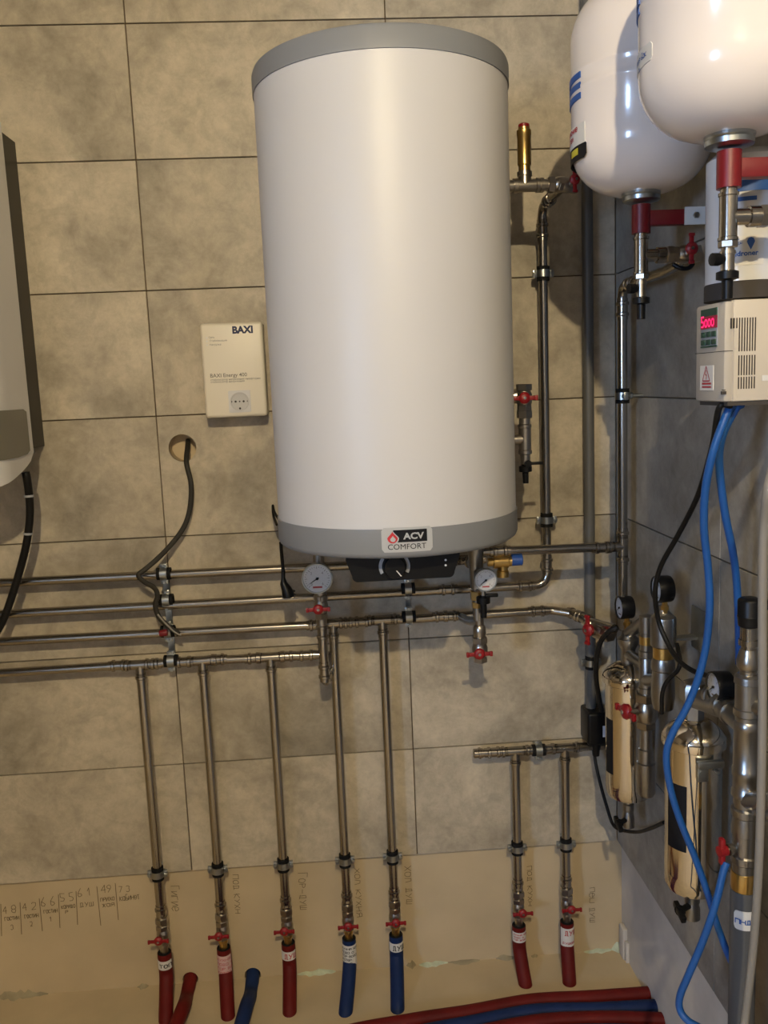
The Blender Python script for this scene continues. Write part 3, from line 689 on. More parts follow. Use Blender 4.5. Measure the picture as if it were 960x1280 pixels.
for i, (tp, colr, lab, fp, hs, nm, _) in enumerate(ris):
    top = Q(tp[0], tp[1], PY); x = top.x
    par = p4 if i < 3 else p3
    if i < 5: tee(par, top, (1, 0, 0), (0, 0, -1))
    t = thing('riser_pipe', 'steel '+names[i], 'pipe', (x, PY, .25), 'vertical steel risers')
    part(t, 'pipe', MB().cyl((x, PY, top.z-.02), (x, PY, .245), .0115, 18), 'steel')
    ad = MB(); sockp(ad, V((x, PY, .272)), (0, 0, -1), .0115)
    ad.lathe((x, PY, .250), (0, 0, -1), [(0, .0128), (.006, .0135), (.008, .0115), (.016, .0115)], 18)
    part(t, 'press_adapter', ad, 'steel'); part(t, 'union_nut', MB().hexn((x, PY, .237), (0, 0, -1), .0172, .016).lathe((x, PY, .222), (0, 0, -1), [(0, .0125), (.012, .0125)], 16), 'nickel')
    clamp(V((x, PY, ZT+.030 if i < 5 else ZT+.030)), 'zinc clamp on the riser '+('with '+tags[i]), True)
    vv = valve(V((x, PY, .189)), 'ball valve with red butterfly handle above '+tags[i], group='red handled ball valves on the risers')
    for c_ in vv.children:
        if c_.name.startswith('handle'): c_.location.x = hs*.006
    s = thing('insulated_pipe', ('red' if colr == 'red' else 'blue')+' sleeved pipe entering floor, '+tags[i], 'pipe', (x, PY, 0), 'sleeved pipe ends under the risers')
    part(s, 'brass_adapter', MB().lathe((x, PY, .167), (0, 0, -1), [(0, .0110), (.004, .0125), (.012, .0125), (.014, .0105), (.045, .0105)], 16), 'brass' if i in (1, 2, 3, 4) else 'nickel')
    fe = QZ(fp[0], fp[1], 0.0)
    path = spline([V((x, PY, .138)), V((x, PY, .105)), V((x+(fe.x-x)*.05, PY-.001, .072)), V((x+(fe.x-x)*.45, PY+(fe.y-PY)*.45, .034)), V((fe.x, fe.y+.002, -.002)), V((fe.x+(fe.x-x)*.3, fe.y-.008, -.045))], 6)
    part(s, 'sleeve', MB().tube(path, .0182, 20), 'redins' if colr == 'red' else 'blueins')
    part(s, 'sleeve_mouth', MB().ring((x, PY, .1385), Z, .0105, .0175, .001, 20), 'rubber')
    h = {'теп': (.098, .122), 'lines': (.068, .124), 'ДУШ': (.098, .122), 'block': (.068, .126), 'small': (.098, .126), 'ДУШ2': (.075, .127)}[lab]
    RS = .0184
    tg = part(s, 'tag', MB().cylpatch(x, PY, RS, -1.35, 1.25, h[0], h[1], .0006, 12), 'paper' if lab in ('теп', 'block', 'ДУШ') and colr == 'blue' or lab == 'теп' else 'pinkpaper' if lab == 'lines' else 'paper')
    def cy(a0, z0):
        def f(q, tt): a = a0+q/RS; return V((x+(RS+.0012)*math.sin(a), PY-(RS+.0012)*math.cos(a), z0+tt))
        return f
    ink = 'ink' if (colr == 'blue' or lab == 'теп') else 'redink'
    mb = MB()
    if lab in ('ДУШ', 'ДУШ2'):
        strokes(mb, 'ДУШ', cy(-.55, h[1]-.019), .013, .0021, 0, 5.4)
        if lab == 'ДУШ2': strokes(mb, 'душевая', cy(-.9, h[0]+.008), .008, .0012, 0, 5.2)
    elif lab == 'теп': strokes(mb, 'теп', cy(-.6, h[0]+.007), .013, .0022, 0, 5.4)
    else:
        rowsn = {'lines': 4, 'block': 5, 'small': 3}[lab]; dz = (h[1]-h[0]-.006)/rowsn
        for k in range(rowsn): strokes(mb, ('кухня хол', 'подача', 'гор вода', 'котел', 'кухня')[k], cy(-1.0 if lab != 'block' else -1.2, h[1]-.003-dz*(k+1)+.003), dz*.75, .0010, 0, 5.0 if lab != 'block' else 4.2)
    part(tg, 'tag_print', mb, ink)

# short manifold
mm = run('short_manifold', 'short steel manifold pipe with two risers near the corner', [Q(592, 942, PY), Q(762, 931.5, PY)])
part(mm, 'end_cap', MB().lathe(Q(592, 942, PY), (1, 0, 0), [(-.002, 0), (-.001, .0105), (.001, .0125), (.012, .0125), (.013, .015), (.018, .015), (.019, .0125), (.024, .0125)], 18), 'steel')
tee(mm, Q(644, 939, PY), (1, 0, 0), (0, 0, -1)); tee(mm, Q(706, 935, PY), (1, 0, 0), (0, 0, -1))
coupling(mm, Q(617, 940.5, PY), (1, 0, 0)); coupling(mm, Q(686, 936.5, PY), (1, 0, 0))
clamp(Q(673, 937.5, PY), 'zinc clamp on the short manifold between its two risers')

# ------------------------------------------------------------------ gauges (prototype: axis local, face towards -y, stem downwards)
def gauge(loc, label, r, rot=0.0, black=False, group=None, stem='bottom', ang=215):
    g = thing('pressure_gauge', label, 'gauge', loc, group, (0, 0, rot))
    cm = 'black' if black else 'zinc'; d = .018 if black else .011
    lpart(g, 'case', MB().lathe((0, d, 0), (0, -1, 0), [(0, r*.8), (.001, r*.93), (.004, r*.97), (d*1.6, r), (d*1.6+.003, r*.97), (d*1.6+.003, r*.90), (d*1.55, r*.89), (d*1.55, 0)], 36), cm)
    yf = d-d*1.55
    dm = lpart(g, 'dial', MB().lathe((0, yf, 0), (0, -1, 0), [(0, r*.885), (.0006, r*.885), (.0006, 0)], 36), 'bluedial' if black else 'dial')
    ti = MB()
    for k in range(25):
        a = math.radians(225-270*k/24); l = .16 if k % 4 == 0 else .08; c, s_ = math.cos(a), math.sin(a); w = .0005
        p, q = V((c, 0, s_))*r*.80, V((c, 0, s_))*r*(.80-l); nx = V((-s_, 0, c))*w
        ti.b.faces.new([ti.b.verts.new(v+V((0, yf-.0009, 0))) for v in (p-nx, p+nx, q+nx, q-nx)])
    lpart(dm, 'tick_mark', ti, 'greyink')
    for k, n in enumerate('0246'):
        a = math.radians(225-270*k/3); c = V((math.cos(a)*r*.50, 0, math.sin(a)*r*.50))
        o = textmb(n, r*.24, lambda x, y, h, c=c: c+V((x-r*.07, yf-.0009, y-r*.08))); lpart(dm, 'numeral', o, 'greyink')
    lpart(dm, 'maker_line', MB().b3(-r*.30, r*.30, yf-.0010, yf-.0006, -r*.62, -r*.50), 'redink' if not black else 'greyink')
    a = math.radians(ang); dr = V((math.cos(a), 0, math.sin(a))); nn = V((-math.sin(a), 0, math.cos(a)))
    lpart(g, 'needle', MB().prism([V((0, yf-.0022, 0))+p for p in (dr*r*.74, nn*.0016-dr*r*.12, -nn*.0016-dr*r*.12)], (0, -1, 0), .0006).lathe((0, yf-.0012, 0), (0, -1, 0), [(0, r*.09), (.003, r*.09), (.003, 0)], 12), 'ink')
    lpart(g, 'lens', MB().lathe((0, yf-.0042, 0), (0, -1, 0), [(0, r*.905), (.0008, r*.905), (.0008, 0)], 36), 'lens')
    if stem == 'bottom': lpart(g, 'stem', MB().lathe((0, .006, -r*.9), (0, 0, -1), [(0, .006), (.010, .006), (.010, .0085), (.018, .0085), (.018, .006), (.030, .006)], 6), 'brass')
    elif stem == 'back': lpart(g, 'stem', MB().lathe((0, d-.002, 0), (0, 1, 0), [(0, .008), (.012, .008), (.012, .006), (.034, .006)], 6), 'brass')
    return g

# group under the left side of the heater
AY = -.15
ax = Q(402, 772, AY).x
gauge(Q(396.5, 722.5, -.205), 'white dial thermometer gauge hanging left of the control panel', .0360, stem='back', ang=212)
O = thing('heater_outlet', 'nickel outlet tee with steel drop pipe behind left gauge', 'fitting', (ax, AY, 1.0))
zz = lambda v: Q(402, v, AY).z
part(O, 'tee', MB().lathe((ax, AY, 1.2515), (0, 0, -1), [(0, .013), (.012, .013), (.012, .0175), (.024, .0175), (.024, .0135), (1.2515-zz(745), .0135), (1.2515-zz(745), .0165), (1.2515-zz(750), .0165), (1.2515-zz(750), .012), (1.2515-zz(753), .012)], 18).cyl((ax, AY, zz(722)), (ax, AY-.03, zz(722)), .010, 14), 'nickel')
part(O, 'union_nut', MB().hexn((ax, AY, zz(766)), (0, 0, -1), .0165, .014).lathe((ax, AY, zz(772)), (0, 0, -1), [(0, .0125), (.02, .0125)], 16), 'nickel')
zu = Q(405, 842, AY).z
part(O, 'drop_pipe', MB().tube(bend([V((ax, AY, zz(778))), V((ax, AY, zu-.028)), V((ax+.012, PY, zu-.028)), V((Q(409, 850, PY).x, PY, zu+.02))], .035), .011, 18), 'steel')
for zc in (zz(790), zu+.005): coupling(O, V((ax, AY, zc)), (0, 0, 1))
valve(V((ax, AY, zz(757.5))), 'ball valve with red butterfly handle right below the left gauge', scale=1.05)

# group under the right side of the heater
BY = -.20
bxx = Q(597, 780, BY).x; zy = lambda v: Q(598, v, BY).z
gauge(Q(606.5, 724.5, -.262), 'white dial pressure gauge hanging right of the control panel', .0265, stem='none', ang=218)
O = thing('heater_safety_group', 'brass safety group with blue cap under the water heater', 'fitting', (bxx, BY, 1.0))
part(O, 'body', MB().lathe((bxx, BY, 1.2515), (0, 0, -1), [(0, .015), (.02, .015), (.02, .020), (.05, .021), (.07, .018), (1.2515-zy(735), .014), (1.2515-zy(735), .0105), (1.2515-zy(775), .0105)], 20)
     .cyl((bxx, BY, zy(712)), (bxx+.012, BY-.05, zy(722)), .012, 14), 'cast')
part(O, 'lower_nut', MB().hexn((bxx, BY, zy(738)), (0, 0, -1), .0165, .022).hexn((bxx, BY, zy(752)), (0, 0, -1), .0135, .014), 'brass')
part(O, 'lower_body', MB().lathe((bxx+.004, BY, zy(765)), (0, 0, -1), [(0, .0105), (.03, .0105), (.035, .0145), (.05, .0155), (.06, .0135), (.075, .0165), (.095, .0165)], 18), 'nickel')
sv = Q(628, 702, -.2)
part(O, 'relief_body', MB().lathe(sv+V((-.035, 0, 0)), (1, 0, 0), [(0, .010), (.012, .010), (.014, .0155), (.048, .0155), (.050, .012), (.056, .012)], 18).lathe(sv, (0, 0, -1), [(0, .012), (.02, .012), (.022, .0145), (.036, .0145), (.036, .011), (.040, 0)], 18), 'brass')
part(O, 'blue_cap', MB().lathe(sv+V((.021, 0, 0.002)), (1, 0, 0), [(0, .0135), (.024, .0135), (.026, .011), (.026, 0)], 16), 'bluecap', 'blue plastic relief cap')
part(O, 'inlet_pipe', MB().lathe(Q(602, 690, -.2), (1, 0, 0), [(0, .009), (.03, .009)], 14), 'steel')
dk = Q(604, 744, -.245)
part(O, 'drain_cock', MB().lathe(dk, (0, 0, -1), [(0, .008), (.004, .008), (.004, .016), (.018, .016), (.020, .008), (.052, .007), (.052, 0)], 14).b3(dk.x+.005, dk.x+.034, dk.y-.006, dk.y+.004, dk.z-.005, dk.z+.003, .002), 'black')
part(O, 'cock_stem', MB().cyl(Q(604, 733, -.245), dk, .006, 10).cyl(Q(603, 738, -.245), (bxx, BY, zy(738)), .006, 10), 'nickel')
valve(V((bxx+.004, BY, zy(812))), 'ball valve with red butterfly handle at the bottom of the safety group', scale=1.15)
part(O, 'wall_branch', MB().tube(bend([V((bxx+.004, BY, zy(778))), Q(585, 776, -.12), Q(576, 771, PY)], .03), .0105, 14), 'cast')

# cross pipe to the corner pipe
CX, CY = 1.100, -.188
zc = Q(778, 683, CY).z
c1 = run('cross_pipe', 'steel pipe crossing right from safety group to corner pipe', [Q(614, 689.5, -.2), V((CX, CY, zc))])
coupling(c1, Q(752, 684.5, -.190), (1, 0, 0)); coupling(c1, Q(625, 689, -.2), (1, 0, 0))
zt = Q(778, 358, CY).z
c2 = run('corner_pipe', 'tall steel pipe standing in the room corner', [V((CX, CY, Q(778, 772, CY).z)), V((CX, CY, zt)), V((CX, -.44, zt)), V((CX-.006, -.52, zt+.004))], R=.030)
tee(c2, V((CX, CY, zc)), (0, 0, 1), (-1, 0, 0)); coupling(c2, V((CX, CY, zt-.05)), (0, 0, 1)); coupling(c2, V((CX, CY-.055, zt)), (0, 1, 0))
o = clamp(V((CX, CY, Q(778, 495, CY).z)), 'zinc clamp holding the tall corner pipe to the right wall', rot=(0, math.radians(90), math.radians(-90)))
# grey plastic pipe
gx = Q(735, 400, -.03).x
t = thing('plastic_pipe', 'dark grey plastic pipe running up the wall by the corner', 'pipe', (gx, -.03, .8))
part(t, 'pipe', MB().cyl((gx, -.03, Q(738, 905, -.03).z), (gx, -.03, ZC), .0135, 18), 'pvc')
clamp(V((gx, -.035, Q(737, 828, -.035).z)), 'zinc clamp on the dark grey plastic pipe', True)

# ------------------------------------------------------------------ fittings right of the heater
SY = -.25
tz = Q(656, 232, SY).z; tx = Q(656, 232, SY).x
O = thing('relief_tee', 'nickel tee with brass relief valve beside the water heater top', 'fitting', (tx, SY, tz-.02))
part(O, 'tee', MB().lathe((HX+.2515, SY, tz), (1, 0, 0), [(0, .0125), (tx+.033-HX-.2515, .0125), (tx+.033-HX-.2515, .0155), (tx+.040-HX-.2515, .0155), (tx+.040-HX-.2515, .0125), (tx+.07-HX-.2515, .0125)], 18)
     .lathe((tx-.022, SY, tz), (1, 0, 0), [(-.003, .0155), (.006, .0155), (.007, .0135), (.045, .0135), (.046, .0155), (.052, .0155)], 18).lathe((tx, SY, tz), Z, [(0, .0135), (.018, .0135), (.019, .0158), (.028, .0158), (.028, .012), (.034, .012)], 18), 'nickel')
rv = part(O, 'relief_valve', MB().lathe((tx, SY, tz+.03), Z, [(0, .0125), (.010, .0125), (.012, .0145), (.070, .0145), (.072, .0155), (.082, .0155), (.084, .0125), (.088, .0125)], 20), 'brass')
part(rv, 'red_cap', MB().lathe((tx, SY, tz+.116), Z, [(0, .0118), (.008, .0118), (.010, .009), (.010, 0)], 16), 'red', 'red plastic cap')
part(O, 'valve_elbow', MB().hexn((tx+.050, SY, tz), (1, 0, 0), .0175, .014).lathe((tx+.064, SY, tz), (1, 0, 0), [(0, .0135), (.006, .0165), (.022, .0165), (.03, .013), (.035, .012)], 18), 'nickel')
valve(V((Q(711, 236, SY).x-.004, SY, tz-.002)), 'ball valve with red butterfly handle beside the brass relief valve', (math.radians(0), math.radians(90), math.radians(20)))
# drain assembly
dx = Q(656, 540, SY).x; zd = lambda v: Q(656, v, SY).z
O = thing('heater_drain', 'nickel drain tee with black hose cock beside the water heater', 'fitting', (dx, SY, zd(605)))
part(O, 'tee', MB().lathe((dx, SY, zd(512)), (0, 0, -1), [(0, .0115), (zd(512)-zd(530), .0125), (zd(512)-zd(531), .0155), (zd(512)-zd(534), .0155), (zd(512)-zd(535), .0138), (zd(512)-zd(562), .0138), (zd(512)-zd(563), .0155), (zd(512)-zd(567), .0155), (zd(512)-zd(568), .011), (zd(512)-zd(580), .011)], 18)
     .lathe((HX+.2515, SY, zd(549)), (1, 0, 0), [(0, .0125), (dx-HX-.2515, .0125)], 16), 'nickel')
part(O, 'union_nut', MB().hexn((dx, SY, zd(513)), (0, 0, -1), .0175, .017), 'nickel')
part(O, 'hose_cock', MB().lathe((dx, SY, zd(575)), (0, 0, -1), [(0, .009), (.012, .009), (.014, .0145), (.026, .0145), (.028, .007), (zd(575)-zd(604), .0065), (zd(575)-zd(604), 0)], 14).box((dx+.020, SY-.012, zd(579)), (.038, .006, .007), .002).lathe((dx+.003, SY, zd(579)), (0, -1, 0), [(0, .008), (.018, .008), (.018, 0)], 12), 'black')
part(O, 'elbow_back', MB().lathe((dx-.03, SY+.012, zd(495)), (1, 0, 0), [(0, .013), (.012, .0165), (.04, .0165), (.045, .012)], 16), 'nickel')
valve(V((dx, SY, zd(497))), 'ball valve with red butterfly handle on top of the drain tee', scale=1.1)

# ------------------------------------------------------------------ expansion tanks
def tank(ax, ay, name, lab):
    R = .1225; z0 = 1.905; h = .355
    t = thing('expansion_tank', lab, 'tank', (ax, ay, 1.69))
    prof = [(0, 0), (0.0, .035)]
    for k in range(1, 11):
        a = math.radians(90*k/10); prof.append((.085*(1-math.cos(a)), .035+(R-.035)*math.sin(a)))
    prof += [(.168, R), (.170, R+.0012), (.176, R+.0012), (.178, R), (.198, R), (.200, R+.0010), (.204, R+.0010), (.206, R), (h-.095, R)]
    for k in range(1, 11):
        a = math.radians(90*k/10); prof.append((h-.095+.095*math.sin(a), R*math.cos(a)**.8 if k < 10 else 0))
    part(t, 'vessel', MB().lathe((ax, ay, z0), Z, prof, 64), 'tank')
    part(t, 'flange', MB().lathe((ax, ay, z0+.006), (0, 0, -1), [(0, .030), (.004, .034), (.010, .0345), (.013, .032), (.013, .0335), (.020, .033), (.023, .024), (.023, 0)], 32), 'zinc')
    k = part(t, 'console', MB().lathe((ax, ay, 1.884), (0, 0, -1), [(0, .0168), (.050, .0168)], 24), 'redp', 'red console with wall arm')
    part(k, 'console_arm', MB().b3(ax, XR-.05, ay-.010, ay+.010, 1.847, 1.873, .001), 'redp')
    part(k, 'wall_bracket', MB().b3(XR-.065, XR, ay-.0125, ay-.0095, 1.845, 1.876).b3(XR-.004, XR, ay-.030, ay+.03, 1.835, 1.885), 'paper')
    part(k, 'bolt', MB().hexn((XR-.045, ay-.0125, 1.861), (0, -1, 0), .006, .005), 'zinc')
    te = MB().lathe((ax, ay, 1.834), (0, 0, -1), [(0, .0115), (.006, .0115), (.006, .0140), (.010, .0140), (.011, .0125), (.066, .0125), (.067, .0140), (.071, .0140)], 20)
    te.lathe((ax, ay, 1.795), (1, 0, 0), [(0, .0115), (.028, .0115), (.029, .0145), (.044, .0145), (.045, .0115), (.055, .0115)], 18)
    tp = part(t, 'tee', te, 'steel')
    part(tp, 'union', MB().hexn((ax, ay, 1.763), (0, 0, -1), .0135, .010).lathe((ax, ay, 1.753), (0, 0, -1), [(0, .009), (.004, .009), (.004, .011), (.009, .011), (.009, .0095), (.034, .0095)], 16), 'nickel')
    part(t, 'drain_cock', MB().lathe((ax, ay, 1.722), (0, 0, -1), [(0, .010), (.002, .0155), (.012, .0155), (.014, .008), (.040, .0075), (.040, 0)], 16).lathe((ax-.012, ay-.004, 1.737), (-1, -.2, 0), [(-.004, .006), (.004, .009), (.014, .009), (.016, 0)], 12), 'black')
    return t, R
T1, TR = tank(1.006, -.567, 'far', 'white expansion tank with yellow and black sticker near the corner')
T2, TR = tank(1.002, -.925, 'near', 'white expansion tank hanging above the beige inverter')
def sticker(t, ax, ay, u0, v0, u1, v1, mt, name, off=.0014, rc=0, lab=None):
    a0, za = QC(u0, v0, ax, ay, TR); a1, zb_ = QC(u1, v1, ax, ay, TR)
    return part(t, name, MB().cylpatch(ax, ay, TR, min(a0, a1), max(a0, a1), min(za, zb_), max(za, zb_), off, 8, rc), mt, lab), min(a0, a1), max(a0, a1), min(za, zb_), max(za, zb_)
def tstick(t, ax, ay, a0, a1, z0, z1, mt, name, off=.0012, rc=0, lab=None): return part(t, name, MB().cylpatch(ax, ay, TR, a0, a1, z0, z1, off, 10, rc), mt, lab)
a_l, z_l = QC(726, 102, 1.006, -.567, TR)
q0 = a_l-1.0
for k in range(3): tstick(T1, 1.006, -.567, q0, a_l, z_l+.013-.017*k-.006, z_l+.013-.017*k+.004, 'blueink', 'blue_stripe', .0022)
s1 = tstick(T1, 1.006, -.567, q0, a_l+.10, QC(730, 178, 1.006, -.567, TR)[1], QC(730, 152, 1.006, -.567, TR)[1], 'paper', 'warning_sticker', .0020)
def tplace(ax, ay, a0, z0, R): return lambda s, t, h=0: V((ax+(R)*math.sin(a0+s/R), ay-R*math.cos(a0+s/R), z0+t))
zq = QC(730, 160, 1.006, -.567, TR)[1]
mb = MB(); strokes(mb, 'внимание', tplace(1.006, -.567, a_l-.62, zq, TR+.0025), .010, .0018, 0, 5.2); strokes(mb, 'котел', tplace(1.006, -.567, a_l-.55, zq-.013, TR+.0025), .010, .0018, 0, 5.2)
part(s1, 'sticker_print', mb, 'redink')
zb0, zb1 = QC(731, 196, 1.006, -.567, TR)[1], QC(731, 174, 1.006, -.567, TR)[1]
s2 = tstick(T1, 1.006, -.567, q0, a_l+.12, zb0, zb1, 'ink', 'data_sticker', .0013, .006, 'black sticker with yellow panel')
part(s2, 'yellow_panel', MB().cylpatch(1.006, -.567, TR, a_l-.33, a_l-.08, zb0+.009, zb1-.009, .0020, 6), 'yellow')
a2, z2 = QC(812, 68, 1.002, -.925, TR)
s3 = tstick(T2, 1.002, -.925, a2-.62, a2+.06, QC(806, 78, 1.002, -.925, TR)[1]-.003, QC(806, 60, 1.002, -.925, TR)[1]+.002, 'paper', 'maker_sticker', .0012, .004)
mb = MB(); strokes(mb, 'расшир бак', tplace(1.002, -.925, a2-.50, z2+.001, TR+.0017), .0075, .0013, 0, 4.6); strokes(mb, 'л', tplace(1.002, -.925, a2-.30, z2-.012, TR+.0017), .008, .0016, 0)
part(s3, 'sticker_print', mb, 'blueink')
a2b, z2b = QC(800, 6, 1.002, -.925, TR)
for k in range(3): tstick(T2, 1.002, -.925, a2b-.5, a2b, z2b+.018-.013*k-.004, z2b+.018-.013*k+.004, 'blueink', 'blue_stripe', .0022)
# valve between tank and corner pipe
zk = 1.795
O = thing('tank_connector', 'nickel connector joining the far tank tee to the corner pipe', 'fitting', (1.06, -.567, zk-.02))
part(O, 'union', MB().hexn((1.052, -.567, zk), (1, 0, 0), .0165, .012).lathe((1.064, -.567, zk), (1, 0, 0), [(0, .0125), (.02, .0145), (.036, .0145), (.05, .0125)], 18), 'nickel')
part(O, 'wall_elbow', MB().tube(bend([V((1.09, -.567, zk)), V((1.098, -.540, zk+.012)), V((CX-.006, -.52, zt+.004))], .02), .0105, 14), 'steel')
part(O, 'black_grip', MB().tube(spline([V((1.062, -.575, zk-.018)), V((1.075, -.580, zk-.026)), V((1.09, -.578, zk-.026)), V((1.10, -.575, zk-.018))]), .004, 10), 'black')
valve(V((1.088, -.567, zk)), 'ball valve with upright red handle below the far expansion tank', (math.radians(0), math.radians(90), 0))
O = thing('tank_connector', 'nickel connector leaving the tee of the tank above the inverter', 'fitting', (1.06, -.925, zk-.02))
part(O, 'union', MB().hexn((1.046, -.925, zk), (1, 0, 0), .0165, .014).lathe((1.060, -.925, zk), (1, 0, 0), [(0, .0135), (.03, .0135), (.03, .016), (.05, .016), (.05, .012), (XR-1.060, .012)], 18), 'nickel')

# ------------------------------------------------------------------ canister behind the near tank
KX, KY, KR = 1.0875, -.795, .057
K = thing('filter_canister', 'white canister with blue printed labels and dark base', 'canister', (KX, KY, 1.69))
part(K, 'shell', MB().lathe((KX, KY, 1.716), Z, [(0, KR), (.185, KR), (.195, KR*.8), (.198, 0)], 40), 'canister')
part(K, 'base', MB().lathe((KX, KY, 1.690), Z, [(0, 0), (0, KR+.001), (.024, KR+.001), (.027, KR-.002), (.027, 0)], 40), 'slot')
part(K, 'wall_holder', MB().b3(KX+.02, XR, KY-.02, KY+.02, 1.78, 1.80), 'zinc')
aa = QC(935, 300, KX, KY, KR)[0]
part(K, 'label', MB().cylpatch(KX, KY, KR, aa-.45, aa+.40, 1.738, 1.781, .0008, 10), 'paper')
kp = lambda z0, a=aa: (lambda s, t, h=0: V((KX+(KR+.0013)*math.sin(a-.42+s/KR), KY-(KR+.0013)*math.cos(a-.42+s/KR), z0+t)))
part(K, 'label_band', MB().cylpatch(KX, KY, KR, aa-.55, aa+.75, 1.846, 1.868, .0008, 12), 'blueink', 'blue label band')
part(K, 'label_band', MB().cylpatch(KX, KY, KR, aa-.45, aa+.2, 1.832, 1.838, .0008, 12), 'blueink')
part(K, 'label_print', textmb('gidroner', .0105, lambda x, y, h: kp(1.752)(x+.002, y), bold=.0003), 'blueink')
mb = MB(); f = kp(1.769); mb.b.faces.new([mb.b.verts.new(f(.028+.006*x, .009*y)) for x, y in ((0, -1), (.6, -.2), (.95, .35), (.6, .9), (0, 1.05), (-.6, .9), (-.95, .35), (-.6, -.2))]); part(K, 'label_emblem', mb, 'blueink')
part(K, 'label_print', textmb('для\nводы', .006, lambda x, y, h: kp(1.775)(x+.002, y)), 'blueink')

# ------------------------------------------------------------------ inverter
X0, Y0, Y1, Z0, Z1 = 0.998, -.929, -.826, 1.536, 1.681
I = thing('frequency_inverter', 'beige frequency inverter with red display on the right wall', 'inverter', (1.07, -.878, 1.536))
part(I, 'housing', MB().b3(X0+.012, XR, Y0, Y1, Z0, Z1, .003), 'vfd')
part(I, 'front_cover', MB().b3(X0, X0+.016, Y0+.002, Y1-.002, Z0, Z1-.001, .004), 'vfd2')
part(I, 'front_cover_seam', MB().b3(X0-.0003, X0+.0162, Y0+.0015, Y1-.0015, 1.6085, 1.6095), 'slot')
part(I, 'side_panel', MB().b3(X0+.013, X0+.0185, Y0-.0008, Y0+.001, Z0+.004, 1.609).b3(X0+.013, X0+.0185, Y0-.0008, Y0+.001, 1.611, 1.640), 'vfd')
kb = part(I, 'keypad', MB().b3(X0-.0018, X0+.001, -.906, -.852, 1.617, 1.673, .0008), 'keyp')
part(kb, 'keypad_header', MB().b3(X0-.0026, X0-.001, -.906, -.852, 1.662, 1.673), 'green')
part(kb, 'led_window', MB().b3(X0-.0026, X0-.001, -.906, -.852, 1.644, 1.662), 'ledback')
def yp(y0, z0): return lambda s, t: V((X0-.0030, y0-s, z0+t))
mb = MB(); strokes(mb, '5000'.replace('0', 'о'), yp(-.8555, 1.6475), .0145, .0024, 0, 6.0, .80); part(kb, 'led_digit', mb, 'led')
for r, zs in ((0, 1.6355), (1, 1.624)):
    for c in range(3): part(kb, 'key', MB().b3(X0-.0034, X0-.001, -.904+.018*c, -.890+.018*c, zs-.004, zs+.004, .0008), 'green')
part(kb, 'keypad_footer', MB().b3(X0-.0026, X0-.001, -.906, -.852, 1.6165, 1.619), 'green')
wl_ = part(I, 'warning_label', MB().b3(X0-.0010, X0+.001, -.894, -.848, 1.553, 1.590), 'paper')
mb = MB()
def seg(mb, f, a, b, w):
    (x0, y0), (x1, y1) = a, b; L_ = math.hypot(x1-x0, y1-y0); nx, ny = -(y1-y0)/L_*w/2, (x1-x0)/L_*w/2
    mb.b.faces.new([mb.b.verts.new(f(*p)) for p in ((x0+nx, y0+ny), (x0-nx, y0-ny), (x1-nx, y1-ny), (x1+nx, y1+ny))])
f = lambda s, t: V((X0-.0014, -.852-s, 1.555+t))
for a, b in (((.006, .012), (.018, .034)), ((.018, .034), (.031, .012)), ((.031, .012), (.006, .012)), ((.018, .028), (.016, .021)), ((.016, .021), (.020, .021)), ((.020, .021), (.018, .014))): seg(mb, f, a, b, .0018)
seg(mb, f, (.004, .008), (.036, .008), .003); seg(mb, f, (.004, .003), (.036, .003), .0025)
part(wl_, 'label_print', mb, 'redink')
def slot(x0, x1, z0, z1): part(I, 'vent_slot', MB().b3(x0, x1, Y0-.0006, Y0+.004, z0, z1), 'slot')
sx = lambda u: Q(u, 440, Y0).x; sz = lambda v: Q(930, v, Y0).z
for k in range(7):
    xa = sx(923+3.3*k); xb = xa+.0017
    slot(xa, xb, sz(439), sz(397)); slot(xa, xb, sz(469), sz(444)); slot(xa, xb, sz(486), sz(471))
for k in range(3): xa = sx(913+3.3*k); slot(xa, xa+.0017, sz(410), sz(397))
part(I, 'rating_plate', MB().b3(sx(953), sx(975), Y0-.0008, Y0+.001, sz(477), sz(470)), 'paper')
part(I, 'bottom_recess', MB().b3(sx(912), XR-.004, Y0+.004, Y1-.004, Z0-.006, Z0+.001), 'slot')
part(I, 'catch', MB().b3(sx(902), sx(908), Y0-.002, Y0+.001, sz(492), sz(488)).b3(sx(903), sx(907), Y0-.002, Y0+.001, sz(487), sz(486)), 'slot')

# ------------------------------------------------------------------ filters and pump fittings along the right wall
def fl(root, name, x, y, items, u, mt, n=22):
    """stack of (pixel row, radius) along a vertical axis at (x,y)"""
    zs = [(Q(u, v, y).z, r) for v, r in items]; z0 = zs[0][0]
    return part(root, name, MB().lathe((x, y, z0), (0, 0, -1), [(z0-z, r) for z, r in zs], n), mt)
# filter 1
FX, FY = 1.084, -.27
F1 = thing('filter_housing', 'polished steel filter housing nearest the room corner', 'filter', (FX, FY, Q(790, 992, FY).z), 'polished steel filter housings')
fl(F1, 'housing', FX, FY, [(848, .052), (852, .052), (975, .0515), (986, .0515), (992, .047), (994, .012), (996, 0)], 788, 'mirror', 40)
fl(F1, 'lid', FX, FY, [(826, .010), (829, .030), (836, .048), (841, .0555), (846, .0565), (850, .0565), (852, .053), (853, 0)], 788, 'mirror', 40)
fl(F1, 'clamp_ring', FX, FY, [(843, .0555), (844, .058), (848, .0585), (851, .058), (852, .0555)], 788, 'mirror', 40)
hb = fl(F1, 'head', FX, FY, [(776, .009), (786, .010), (787, .014), (795, .0175), (798, .024), (803, .024), (808, .020), (812, .0165), (828, .0165)], 781, 'cast')
part(F1, 'label', MB().cylpatch(FX, FY, .0518, -1.55, -1.05, Q(770, 962, FY).z, Q(770, 895, FY).z, .0006, 6), 'ink', 'dark label')
